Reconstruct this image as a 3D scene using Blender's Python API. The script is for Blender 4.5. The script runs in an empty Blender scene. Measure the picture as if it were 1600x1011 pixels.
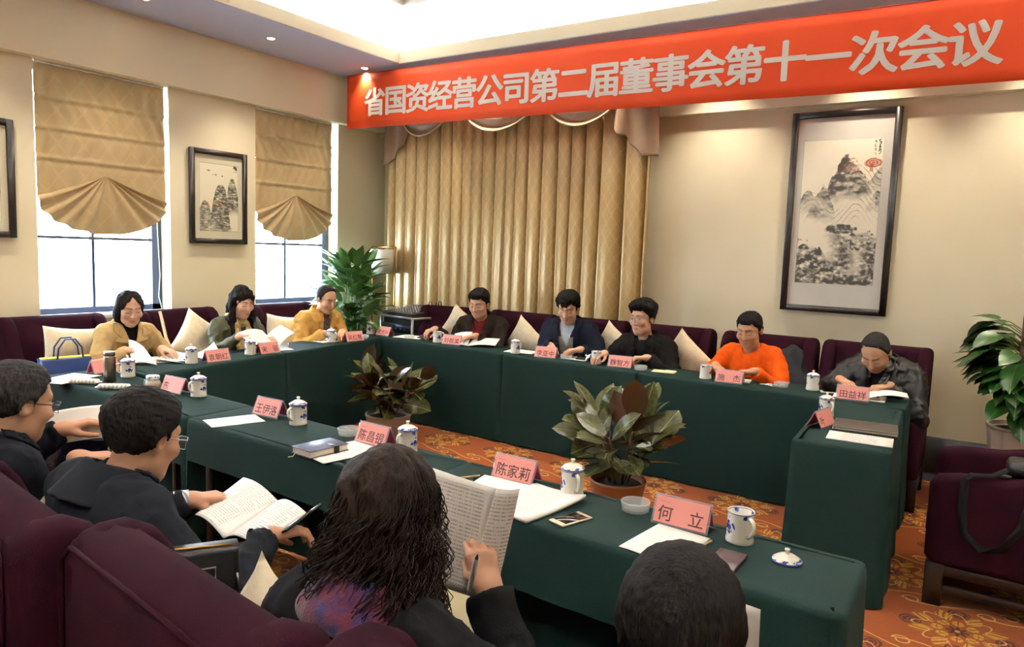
import bpy, bmesh, math, random
import numpy as np
from mathutils import Vector, Matrix, Euler
PI = math.pi
random.seed(7); np.random.seed(7)
SC = bpy.context.scene
COL = SC.collection

# ------------------------------------------------------------------ camera
FPX, YAW, PITCH, ROLL, CAMZ = 1122.85, math.radians(-33.2636), math.radians(-5.8666), math.radians(1.9634), 1.62
cam_d = bpy.data.cameras.new('camera'); cam = bpy.data.objects.new('camera', cam_d); COL.objects.link(cam)
cam_d.sensor_fit = 'HORIZONTAL'; cam_d.sensor_width = 36.0; cam_d.lens = 36.0*FPX/1600.0
cam_d.clip_start = 0.05; cam_d.clip_end = 200
_f = Vector((math.cos(PITCH)*math.sin(YAW), math.cos(PITCH)*math.cos(YAW), math.sin(PITCH)))
_r = Vector((math.cos(YAW), -math.sin(YAW), 0.0)); _u = _r.cross(_f)
_r2 = math.cos(ROLL)*_r + math.sin(ROLL)*_u; _u2 = -math.sin(ROLL)*_r + math.cos(ROLL)*_u
cam.matrix_world = Matrix(((_r2.x, _u2.x, -_f.x, 0), (_r2.y, _u2.y, -_f.y, 0), (_r2.z, _u2.z, -_f.z, CAMZ), (0, 0, 0, 1)))
SC.camera = cam

# ------------------------------------------------------------------ world, exposure
SC.view_settings.view_transform = 'Standard'; SC.view_settings.look = 'None'
SC.view_settings.exposure = 1.22; SC.view_settings.gamma = 1.0; SC.view_settings.use_curve_mapping = False
W = bpy.data.worlds.new('overcast_sky'); SC.world = W; W.use_nodes = True
_bg = W.node_tree.nodes['Background']; _bg.inputs[0].default_value = (0.72, 0.86, 1.0, 1); _bg.inputs[1].default_value = 20.0
SC.cycles.max_bounces = 8; SC.cycles.diffuse_bounces = 4; SC.cycles.glossy_bounces = 4; SC.cycles.transmission_bounces = 6
SC.cycles.transparent_max_bounces = 8; SC.cycles.sample_clamp_indirect = 6.0; SC.cycles.caustics_reflective = False; SC.cycles.caustics_refractive = False
COVE_POWER = 270.0        # emission of the LED strips lying in the ceiling cove
SPOT_POWER = 34.0        # each recessed downlight in the soffit
TRAY_FILL_POWER = 20.0       # each unseen downlight added in the raised ceiling to brighten the tables
# light portals in the window openings (guide daylight sampling only)
def portal(y0, y1, z0, z1, x):
    l = bpy.data.lights.new('window_portal', 'AREA'); l.shape = 'RECTANGLE'; l.size = z1-z0; l.size_y = y1-y0
    l.cycles.is_portal = True
    o = bpy.data.objects.new('window_portal', l); COL.objects.link(o)
    o.location = (x, (y0+y1)/2, (z0+z1)/2); o.rotation_euler = (0, -PI/2, 0)
for _y in (0.63, 2.51, 4.395): portal(_y, _y+1.03, 1.0, 2.87, -6.04)

# ------------------------------------------------------------------ helpers
def s2l(c):
    c = c/255.0
    return c/12.92 if c <= 0.04045 else ((c+0.055)/1.055)**2.4
def rgb(*c):
    if len(c) == 1: c = c[0]
    return (s2l(c[0]), s2l(c[1]), s2l(c[2]), 1.0)

class E:
    """tiny node-expression wrapper"""
    def __init__(s, nt, sock): s.nt, s.s = nt, sock
    def _m(s, op, *a):
        n = s.nt.nodes.new('ShaderNodeMath'); n.operation = op
        for i, v in enumerate((s,)+a):
            if isinstance(v, E): s.nt.links.new(v.s, n.inputs[i])
            else: n.inputs[i].default_value = v
        return E(s.nt, n.outputs[0])
    def __add__(s, o): return s._m('ADD', o)
    __radd__ = __add__
    def __sub__(s, o): return s._m('SUBTRACT', o)
    def __rsub__(s, o): return (s*-1.0)+o
    def __mul__(s, o): return s._m('MULTIPLY', o)
    __rmul__ = __mul__
    def __truediv__(s, o): return s._m('DIVIDE', o)
    def sin(s): return s._m('SINE')
    def cos(s): return s._m('COSINE')
    def abs(s): return s._m('ABSOLUTE')
    def sqrt(s): return s._m('SQRT')
    def floor(s): return s._m('FLOOR')
    def fract(s): return s._m('FRACT')
    def lt(s, o): return s._m('LESS_THAN', o)
    def gt(s, o): return s._m('GREATER_THAN', o)
    def min(s, o): return s._m('MINIMUM', o)
    def max(s, o): return s._m('MAXIMUM', o)
    def pow(s, o): return s._m('POWER', o)
    def atan2(s, o): return s._m('ARCTAN2', o)
    def step(s, a, b):   # smooth map a..b -> 0..1
        n = s.nt.nodes.new('ShaderNodeMapRange'); n.interpolation_type = 'SMOOTHSTEP'
        s.nt.links.new(s.s, n.inputs[0]); n.inputs[1].default_value = a; n.inputs[2].default_value = b
        return E(s.nt, n.outputs[0])

class M:
    def __init__(s, name):
        s.m = bpy.data.materials.new(name); s.m.use_nodes = True; s.nt = s.m.node_tree
        s.b = s.nt.nodes['Principled BSDF']
    def n(s, t, **kw):
        n = s.nt.nodes.new(t)
        for k, v in kw.items(): setattr(n, k, v)
        return n
    def link(s, a, b): s.nt.links.new(a.s if isinstance(a, E) else a, b)
    def coord(s, kind='Object'):
        n = s.n('ShaderNodeTexCoord'); return n.outputs[kind]
    def xyz(s, kind='Object'):
        n = s.n('ShaderNodeSeparateXYZ'); s.link(s.coord(kind), n.inputs[0]); return [E(s.nt, n.outputs[i]) for i in range(3)]
    def noise(s, scale, detail=3, rough=0.55, vec=None, stretch=None, kind='Object'):
        n = s.n('ShaderNodeTexNoise'); n.inputs['Scale'].default_value = scale; n.inputs['Detail'].default_value = detail; n.inputs['Roughness'].default_value = rough
        v = vec or s.coord(kind)
        if stretch:
            mp = s.n('ShaderNodeMapping'); mp.inputs['Scale'].default_value = stretch; s.link(v, mp.inputs[0]); v = mp.outputs[0]
        s.link(v, n.inputs['Vector']); return E(s.nt, n.outputs['Fac'])
    def mix(s, fac, a, b):
        n = s.n('ShaderNodeMix', data_type='RGBA')
        for sock, v in ((n.inputs[0], fac), (n.inputs[6], a), (n.inputs[7], b)):
            if isinstance(v, E): s.link(v, sock)
            elif isinstance(v, (tuple, list, float, int)): sock.default_value = v
            else: s.link(v, sock)
        return n.outputs[2]
    def color(s, c):
        if isinstance(c, (tuple, list)): s.b.inputs['Base Color'].default_value = c
        else: s.link(c, s.b.inputs['Base Color'])
        return s
    def bump(s, h, strength=0.3, dist=0.01):
        n = s.n('ShaderNodeBump'); n.inputs['Strength'].default_value = strength; n.inputs['Distance'].default_value = dist
        s.link(h, n.inputs['Height']); s.link(n.outputs[0], s.b.inputs['Normal']); return s
    def set(s, **kw):
        names = dict(rough='Roughness', metal='Metallic', trans='Transmission Weight', ior='IOR', spec='Specular IOR Level', sheen='Sheen Weight', alpha='Alpha', coat='Coat Weight', sss='Subsurface Weight')
        for k, v in kw.items(): s.b.inputs[names[k]].default_value = v
        return s
MATS = {}
def mat(name, c, rough=0.6, var=0.0, vscale=8.0, bump=0.0, bscale=60.0, stretch=None, c2=None, **kw):
    """plain procedural material: colour with noise variation and noise relief"""
    if name in MATS: return MATS[name]
    m = M(name); m.set(rough=rough, **kw)
    c = rgb(c)
    if var or c2:
        d = rgb(c2) if c2 else tuple([x*(1-var) for x in c[:3]]+[1])
        m.color(m.mix(m.noise(vscale, stretch=stretch).step(0.3, 0.7), c, d))
    else: m.color(c)
    if bump: m.bump(m.noise(bscale, 4, stretch=stretch), bump, 0.004)
    MATS[name] = m.m; return m.m
def emat(name, c, strength):
    m = M(name); m.b.inputs['Base Color'].default_value = rgb(c); m.b.inputs['Emission Color'].default_value = rgb(c); m.b.inputs['Emission Strength'].default_value = strength
    MATS[name] = m.m; return m.m
def vmat(name, rough=0.55, attr='Col', **kw):
    """material whose base colour is a mesh colour attribute"""
    m = M(name); a = m.n('ShaderNodeAttribute'); a.attribute_name = attr; m.link(a.outputs['Color'], m.b.inputs['Base Color']); m.set(rough=rough, **kw)
    MATS[name] = m.m; return m.m

# ---- mesh building
class MB:
    def __init__(s): s.v = []; s.f = []; s.sm = []; s.mi = []
    def add(s, vs, fs, smooth=False, mi=0):
        o = len(s.v); s.v += [tuple(map(float, p)) for p in vs]
        s.f += [tuple(i+o for i in f) for f in fs]; s.sm += [smooth]*len(fs); s.mi += [mi]*len(fs); return s
    def box(s, x0, x1, y0, y1, z0, z1, mi=0):
        v = [(x, y, z) for x in (x0, x1) for y in (y0, y1) for z in (z0, z1)]
        return s.add(v, [(0, 1, 3, 2), (4, 6, 7, 5), (0, 4, 5, 1), (2, 3, 7, 6), (0, 2, 6, 4), (1, 5, 7, 3)], False, mi)
    def bm(s, b, smooth=True, mi=0):
        b.verts.index_update(); return s.add([v.co for v in b.verts], [[v.index for v in f.verts] for f in b.faces], smooth, mi)
    def rbox(s, x0, x1, y0, y1, z0, z1, r=0.01, seg=2, mi=0, tf=None):
        b = bmesh.new(); bmesh.ops.create_cube(b, size=1.0)
        for v in b.verts: v.co = Vector(((x0+x1)/2+v.co.x*(x1-x0), (y0+y1)/2+v.co.y*(y1-y0), (z0+z1)/2+v.co.z*(z1-z0)))
        bmesh.ops.bevel(b, geom=list(b.edges), offset=r, segments=seg, profile=0.5, affect='EDGES', clamp_overlap=True)
        if tf: bmesh.ops.transform(b, matrix=tf, verts=b.verts)
        s.bm(b, True, mi); b.free(); return s
    def prism(s, poly, a0, a1, axis='x', r=0.0, seg=3, mi=0, smooth=True):
        """poly: list of 2D points; extruded from a0 to a1 along axis; remaining axes in order"""
        b = bmesh.new()
        def P(u, w, a): return {'x': (a, u, w), 'y': (u, a, w), 'z': (u, w, a)}[axis]
        lo = [b.verts.new(P(u, w, a0)) for u, w in poly]; hi = [b.verts.new(P(u, w, a1)) for u, w in poly]
        n = len(poly); caps = [b.faces.new(lo[::-1]), b.faces.new(hi)]
        for i in range(n): b.faces.new((lo[i], lo[(i+1) % n], hi[(i+1) % n], hi[i]))
        bmesh.ops.recalc_face_normals(b, faces=b.faces)
        if r: bmesh.ops.bevel(b, geom=list({e for f in caps for e in f.edges}), offset=r, segments=seg, profile=0.5, affect='EDGES', clamp_overlap=True)
        s.bm(b, smooth, mi); b.free(); return s
    def lathe(s, prof, n=24, c=(0, 0, 0), mi=0, smooth=True, sx=1.0, sy=1.0):
        vs = []; fs = []
        for r, z in prof:
            for k in range(n):
                a = 2*PI*k/n; vs.append((c[0]+r*sx*math.cos(a), c[1]+r*sy*math.sin(a), c[2]+z))
        for i in range(len(prof)-1):
            for k in range(n): fs.append((i*n+k, i*n+(k+1) % n, (i+1)*n+(k+1) % n, (i+1)*n+k))
        return s.add(vs, fs, smooth, mi)
    def tube(s, pts, r, n=8, mi=0, cap=True, closed=False):
        pts = [Vector(p) for p in pts]; R = r if isinstance(r, (list, tuple)) else [r]*len(pts); vs = []; fs = []
        up = Vector((0, 0, 1)); prev = None; L = len(pts)
        for i, p in enumerate(pts):
            if closed: t = pts[(i+1) % L]-pts[i-1]
            else: t = pts[min(i+1, L-1)]-pts[max(i-1, 0)]
            t.normalize()
            a = prev if prev is not None else (up if abs(t.z) < 0.9 else Vector((1, 0, 0)))
            nrm = (a-t*a.dot(t)).normalized(); prev = nrm; bn = t.cross(nrm)
            for k in range(n):
                ang = 2*PI*k/n; vs.append(p+R[i]*(math.cos(ang)*nrm+math.sin(ang)*bn))
        for i in range(L if closed else L-1):
            j = (i+1) % L
            for k in range(n): fs.append((i*n+k, i*n+(k+1) % n, j*n+(k+1) % n, j*n+k))
        if cap and not closed: fs.append(tuple(range(n))[::-1]); fs.append(tuple((L-1)*n+k for k in range(n)))
        return s.add(vs, fs, True, mi)
    def grid(s, fn, nu, nv, closed_u=False, mi=0, smooth=True, thick=0.0):
        vs = [fn(i/(nu-(0 if closed_u else 1)), j/(nv-1)) for j in range(nv) for i in range(nu)]
        fs = []
        for j in range(nv-1):
            for i in range(nu if closed_u else nu-1):
                k = (i+1) % nu; fs.append((j*nu+i, j*nu+k, (j+1)*nu+k, (j+1)*nu+i))
        if thick:
            V = np.array(vs, float); N = np.zeros_like(V); F = np.array(fs)
            fn_ = np.cross(V[F[:, 2]]-V[F[:, 0]], V[F[:, 3]]-V[F[:, 1]])
            for c in range(4): np.add.at(N, F[:, c], fn_)
            N /= np.maximum(np.linalg.norm(N, axis=1, keepdims=True), 1e-12)
            n0 = len(vs); vs = [tuple(p) for p in V]+[tuple(p) for p in V-N*thick]
            f2 = [tuple(n0+i for i in f[::-1]) for f in fs]
            from collections import Counter
            ed = Counter()
            for f in fs:
                for a, b in zip(f, f[1:]+f[:1]): ed[(a, b)] += 1
            rim = [(b, a, a+n0, b+n0) for (a, b) in ed if (b, a) not in ed]
            fs = fs+f2+rim
        return s.add(vs, fs, smooth, mi)
    def mesh(s, name='m', mats=None):
        me = bpy.data.meshes.new(name); me.from_pydata(s.v, [], s.f)
        me.polygons.foreach_set('use_smooth', s.sm)
        if any(s.mi): me.polygons.foreach_set('material_index', s.mi)
        me.update()
        for m in (mats or []): me.materials.append(m)
        return me
    def obj(s, name, m, parent=None, loc=None, rot=None, label=None, flatten=False):
        mats = m if isinstance(m, (list, tuple)) else [m]
        return link(name, s.mesh(name, mats), parent, loc, rot, label)
def link(name, me, parent=None, loc=None, rot=None, label=None):
    o = bpy.data.objects.new(name, me); COL.objects.link(o)
    if parent is not None: o.parent = parent
    if loc is not None: o.location = loc
    if rot is not None: o.rotation_euler = rot if isinstance(rot, (tuple, list)) else (0, 0, rot)
    if label: o['label'] = label
    return o
def tag(o, label, cat, group=None):
    o['label'] = label; o['category'] = cat
    if group: o['group'] = group
    return o
def thing(name, label, cat, loc=(0, 0, 0), rz=0.0, group=None):
    o = bpy.data.objects.new(name, None); COL.objects.link(o); o.empty_display_size = 0.1
    o.location = loc; o.rotation_euler = (0, 0, rz); return tag(o, label, cat, group)
def struct(name, mb, m, parent=None):
    o = mb.obj(name, m, parent)
    if parent is None: o['kind'] = 'structure'
    return o
def dup(root, loc, rz, label, group=None):
    r = root.copy(); COL.objects.link(r); r.location = loc; r.rotation_euler = (0, 0, rz); r['label'] = label
    if group: r['group'] = group
    for ch in list(root.children):
        c = ch.copy(); COL.objects.link(c); c.parent = r
        for g in list(ch.children):
            d = g.copy(); COL.objects.link(d); d.parent = c
    return r
def text_mesh(body, size=1.0, offset=0.0, extrude=0.0, align='LEFT', res=3, spacing=1.0):
    c = bpy.data.curves.new('lettering', 'FONT'); c.body = body; c.size = size; c.offset = offset; c.extrude = extrude
    c.resolution_u = res; c.align_x = align; c.space_character = spacing
    o = bpy.data.objects.new('lettering', c); COL.objects.link(o)
    dg = bpy.context.evaluated_depsgraph_get(); me = bpy.data.meshes.new_from_object(o.evaluated_get(dg))
    bpy.data.objects.remove(o); bpy.data.curves.remove(c); return me
def xform_mesh(me, mtx): me.transform(mtx); me.update(); return me
# ================================================================== ROOM
XW, YW, XE, YE = -5.83, 6.14, 2.7, -2.6          # inner faces of the four walls
ZS, ZB = 3.345, 2.87                              # soffit height, underside of the wall beams
TX0, TX1, TY0, TY1 = -4.86, 1.75, -1.7, 5.28      # ceiling tray opening
WIN = [(0.63, 1.66), (2.51, 3.54), (4.395, 5.425)]; SILL = 1.0
wallm = M('cream_wall_paint'); wallm.set(rough=0.75)
wallm.color(wallm.mix(wallm.noise(1.3, 2).step(0.3, 0.7), rgb(235, 227, 200), rgb(230, 221, 192))); wallm.bump(wallm.noise(90, 3), 0.05, 0.002)
wallm = wallm.m
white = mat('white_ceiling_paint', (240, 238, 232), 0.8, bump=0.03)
soffm = mat('soffit_daylight_tint', (196, 201, 232), 0.8, bump=0.03)  # lavender tint: blue daylight cast from the windows put into the base colour
darkwood = mat('dark_stained_wood', (32, 18, 13), 0.5, spec=0.12, var=0.35, vscale=14, stretch=(1, 1, 8), bump=0.15, bscale=40)
blackwood = mat('black_lacquer_frame', (30, 24, 22), 0.3, var=0.2)
framemetal = mat('slate_window_frame', (52, 62, 84), 0.4, metal=0.3)

# --- carpet (node pattern: medallions on a staggered lattice with scrolls between)
cm = M('patterned_carpet'); cm.set(rough=0.95, sheen=0.1, spec=0.05)
X, Y, _z = cm.xyz('Object')
px, py = 0.62, 1.04
def lattice(ox, oy):
    u = ((X-ox)/px+0.5).fract()-0.5; v = ((Y-oy)/py+0.5).fract()-0.5
    return u*px, v*py
def medal(ox, oy):
    a, b = lattice(ox, oy); r = (a*a+b*b).sqrt(); t = b.atan2(a); wob = cm.noise(30, 2)
    a8 = ((t*(8/6.2832))+0.5).fract()-0.5; b8 = ((t*(8/6.2832))+1.0).fract()-0.5
    def lobe(aa, r0, r1, w): return (aa.abs()-(((r-r0)*(PI/(r1-r0))).sin()*w)).lt(0.0)*(r.gt(r0))*(r.lt(r1))
    ctr = r.lt(0.011)
    dark = (r-(0.036+0.014*(t*8.0).cos())).lt(0.0)
    leaf = lobe(a8, 0.045, 0.112, 0.40)*(a8.abs().gt(0.045))*((r*240.0+wob*9.0).sin().gt(-0.75))
    leaf2 = lobe(b8, 0.092, 0.205, 0.30)*(((b8*30.0+r*110.0).sin()+wob*1.6-0.7).gt(-0.1))
    curl = ((r-(0.150+0.030*(t*8.0+1.2).sin())).abs().lt(0.0045))
    c4 = ((t*(4/6.2832))+0.5).fract()-0.5; rx = r-0.185; ry = c4*(6.2832/4)*0.185; rr = (rx*rx+ry*ry).sqrt()
    rose = rr.lt(0.046)*((rr*330.0+wob*12.0).sin().gt(-0.45))
    return ctr, dark, leaf, leaf2, curl, rose
A1 = medal(0.024, 3.655); A2 = medal(0.024+px/2, 3.655+py/2)
def either(i): return A1[i].max(A2[i])
red = either(1).max(either(5)); gold = either(2).max(either(3))*(1.0-either(5)); gold = gold.max(either(0)); thin = either(4)*(1.0-either(1))
def scroll(ox, oy, sgn):
    a, b = lattice(ox, oy)
    w = (a*10.13).sin()*0.05*sgn; line = (b-w).abs().lt(0.0042)*(a.abs().lt(0.24))
    r1 = ((a-0.2)*(a-0.2)+(b-0.03*sgn)*(b-0.03*sgn)).sqrt(); r2 = ((a+0.2)*(a+0.2)+(b+0.03*sgn)*(b+0.03*sgn)).sqrt()
    t1 = (b-0.03*sgn).atan2(a-0.2)/6.2832*0.016; t2 = (b+0.03*sgn).atan2(a+0.2)/6.2832*0.016
    return line.max((r1-(0.03+t1)).abs().lt(0.0038)).max((r2-(0.03+t2)).abs().lt(0.0038)), r1.lt(0.026).max(r2.lt(0.026))
s1, d1 = scroll(0.024, 3.655+py/4, 1.0); s2, d2 = scroll(0.024+px/2, 3.655-py/4, -1.0); s3, d3 = scroll(0.024+px/2, 3.655+py/4, 1.0); s4, d4 = scroll(0.024, 3.655-py/4, -1.0)
scr = s1.max(s2).max(s3).max(s4); scd = d1.max(d2)
strk = cm.noise(60, 3, stretch=(1, 12, 1)).step(0.3, 0.7)
base = cm.mix(strk, rgb(150, 78, 28), rgb(120, 55, 20))
base = cm.mix(scd*0.55, base, rgb(92, 34, 20)); base = cm.mix(red, base, rgb(66, 20, 18)); base = cm.mix(gold, base, rgb(184, 142, 52))
base = cm.mix(thin.max(scr), base, rgb(196, 156, 88)); cm.color(base); cm.bump(cm.noise(400, 2), 0.5, 0.004)
floor = struct('floor', MB().box(XW-0.3, XE+0.3, YE-0.3, YW+0.3, -0.1, 0.0), cm.m)

# --- left wall with three window openings
w = MB(); t0 = XW-0.28
ys = [YE-0.28]+[v for a in WIN for v in a]+[YW+0.28]
for i in range(0, len(ys), 2): w.box(t0, XW, ys[i], ys[i+1], 0, 3.9)
for a, b in WIN: w.box(t0, XW, a, b, 0, SILL); w.box(t0, XW, a, b, ZB+0.0, 3.9)
struct('wall_left', w, wallm)
struct('wall_back', MB().box(XW, XE, YW, YW+0.28, 0, 3.9), wallm)
struct('wall_right', MB().box(XE, XE+0.28, YE-0.28, YW+0.28, 0, 3.9), wallm)
struct('wall_front', MB().box(XW, XE, YE-0.28, YE, 0, 3.9), wallm)
struct('trim_1', MB().box(XW, XW+0.09, YE, YW-0.09, ZB, ZS), wallm)                       # beam over the windows
struct('trim_2', MB().box(XW, XE, YW-0.09, YW, ZB-0.05, ZS), wallm)                         # beam over the curtain
bb = mat('black_skirting', (26, 22, 22), 0.35, var=0.2)
struct('baseboard_back', MB().rbox(-2.4, XE, YW-0.022, YW, 0, 0.34, 0.006, 1), bb)
struct('baseboard_left', MB().rbox(XW, XW+0.022, YE, YW-0.03, 0, 0.16, 0.006, 1), bb)
# --- ceiling: soffit ring, tray fascia with cove ledge, raised tray with mouldings
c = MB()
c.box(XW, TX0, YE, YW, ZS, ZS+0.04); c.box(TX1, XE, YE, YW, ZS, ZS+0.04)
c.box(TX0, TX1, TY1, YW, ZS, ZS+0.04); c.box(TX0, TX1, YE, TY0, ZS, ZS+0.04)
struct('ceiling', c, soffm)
def ring(mb, x0, x1, y0, y1, z0, z1, tk):
    mb.box(x0-tk, x0, y0-tk, y1+tk, z0, z1); mb.box(x1, x1+tk, y0-tk, y1+tk, z0, z1)
    mb.box(x0, x1, y0-tk, y0, z0, z1); mb.box(x0, x1, y1, y1+tk, z0, z1); return mb
struct('trim_3', ring(MB(), TX0+0.005, TX1-0.005, TY0+0.005, TY1-0.005, ZS+0.006, ZS+0.115, 0.03), wallm)           # cove lip
G = 0.30; ZT = ZS+0.36
struct('trim_4', ring(MB(), TX0-G, TX1+G, TY0-G, TY1+G, ZS+0.04, ZT+0.04, 0.04), white)      # side of the raised tray
struct('trim_5', MB().box(TX0-G, TX1+G, TY0-G, TY1+G, ZT, ZT+0.04), white)                  # tray ceiling
mo = MB()
for q, h in ((0.42, 0.03), (0.50, 0.045)): ring(mo, TX0+q, TX1-q, TY0+q, TY1-q, ZT-h, ZT, 0.035)
struct('trim_6', mo, white)
# --- LED strips on the cove ledge (real emitters)
led = emat('warm_led', (255, 250, 242), COVE_POWER)
k = 0
for nm, (x0, x1, y0, y1) in (('w', (TX0-0.20, TX0-0.16, TY0, TY1)), ('e', (TX1+0.16, TX1+0.20, TY0, TY1)), ('s', (TX0, TX1, TY0-0.20, TY0-0.16)), ('n', (TX0, TX1, TY1+0.16, TY1+0.20))):
    o = MB().box(x0, x1, y0, y1, ZS+0.05, ZS+0.062).obj('cove_light_strip', led)
    tag(o, {'w': 'warm light strip hidden in ceiling cove on window side', 'e': 'warm light strip hidden in ceiling cove opposite the windows', 's': 'warm light strip hidden in ceiling cove behind the viewer', 'n': 'warm light strip hidden in ceiling cove above red banner'}[nm], 'light strip')
# --- recessed downlights
chrome = mat('chrome', (200, 200, 205), 0.2, metal=1.0)
lens = emat('downlight_lens', (255, 240, 214), 30.0)
def downlight(x, y, label, z=None, power=None, spread=95):
    t = thing('downlight', label, 'downlight', (x, y, z or ZS), 0, 'recessed ceiling downlights')
    MB().lathe([(0.030, 0.004), (0.034, -0.003), (0.044, -0.004), (0.047, 0.0), (0.03, 0.012)], 24).obj('trim_ring', chrome, t)
    MB().lathe([(0.0001, -0.0025), (0.029, -0.0025), (0.031, -0.001)], 20).obj('lens', lens, t)
    l = bpy.data.lights.new('downlight_beam', 'SPOT'); l.energy = power or SPOT_POWER; l.color = (1.0, 0.86, 0.66) if power is None else (1.0, 0.93, 0.83); l.spot_size = math.radians(spread); l.spot_blend = 0.8; l.shadow_soft_size = 0.02
    lo = bpy.data.objects.new('downlight_beam', l); COL.objects.link(lo); lo.parent = t; lo.location = (0, 0, -0.03)
for y, lb in ((0.8, 'downlight over the third window, out of the way on the left'), (1.92, 'downlight in soffit just left of the near window'), (3.03, 'downlight in soffit at the top edge above near window blind'), (4.14, 'downlight in soffit above picture between the two windows'), (5.25, 'downlight in soffit right at the banner left end')): downlight(-5.28, y, lb)
for x, lb in ((-4.16, 'downlight hidden behind the banner left third'), (-3.05, 'downlight hidden behind banner above the curtain'), (-1.95, 'downlight hidden behind banner right of the curtain'), (-0.84, 'downlight behind banner above the tall painting'), (0.27, 'downlight behind banner right end'), (1.38, 'downlight in the far right soffit corner')): downlight(x, 5.72, lb)
for y, lb in ((4.6, 'downlight in right soffit, farthest'), (3.1, 'downlight in right soffit, middle'), (1.6, 'downlight in right soffit, near')): downlight(2.2, y, lb)

for i, x in enumerate((-3.5, -2.2, -0.9)):  # extra spots out of view in the tray, added to light the table tops
    for j, y in enumerate((0.9, 2.2, 3.3)):
        downlight(x, y, 'added unseen ceiling downlight over the %s of the table ring, %s row' % (('left part', 'middle', 'right part')[i], ('near', 'central', 'far')[j]), ZT-0.002, TRAY_FILL_POWER, 125)
# --- windows
glassm = M('window_glass'); glassm.set(rough=0.02, alpha=0.06, spec=0.4); glassm.color(rgb(225, 235, 240)); glassm = glassm.m
for i, (a, b) in enumerate(WIN):
    wn = MB(); xf0, xf1 = XW-0.20, XW-0.14
    wn.box(xf0, xf1, a, a+0.05, SILL, ZB); wn.box(xf0, xf1, b-0.085, b, SILL, ZB); wn.box(xf0, xf1, a, b, SILL, SILL+0.05); wn.box(xf0, xf1, a, b, ZB-0.05, ZB)
    root = struct('window_%d' % (i+1), wn, framemetal)
    m_ = (a+b-0.04)/2-0.03
    MB().box(xf0+0.01, xf1-0.01, m_-0.011, m_+0.011, SILL+0.05, ZB-0.05).obj('mullion', framemetal, root)
    MB().box(xf0+0.012, xf1-0.008, a+0.05, b-0.085, 1.585, 1.607).obj('transom', framemetal, root)
    for (p, q) in ((a+0.05, m_-0.011), (m_+0.011, b-0.085)):
        for (z0, z1) in ((SILL+0.05, 1.585), (1.607, ZB-0.05)):
            MB().box(XW-0.173, XW-0.169, p, q, z0, z1).obj('pane', glassm, root)
    MB().rbox(XW-0.26, XW+0.025, a-0.0, b+0.0, SILL-0.035, SILL+0.004, 0.006, 2).obj('window_sill', mat('sill_marble', (225, 228, 235), 0.3, var=0.12), root)
outside = mat('overcast_courtyard', (215, 220, 222), 0.9, var=0.2, vscale=0.4)
g = struct('ground_outside', MB().box(-40, XW-0.6, -25, 30, -0.6, -0.5), outside)
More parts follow.
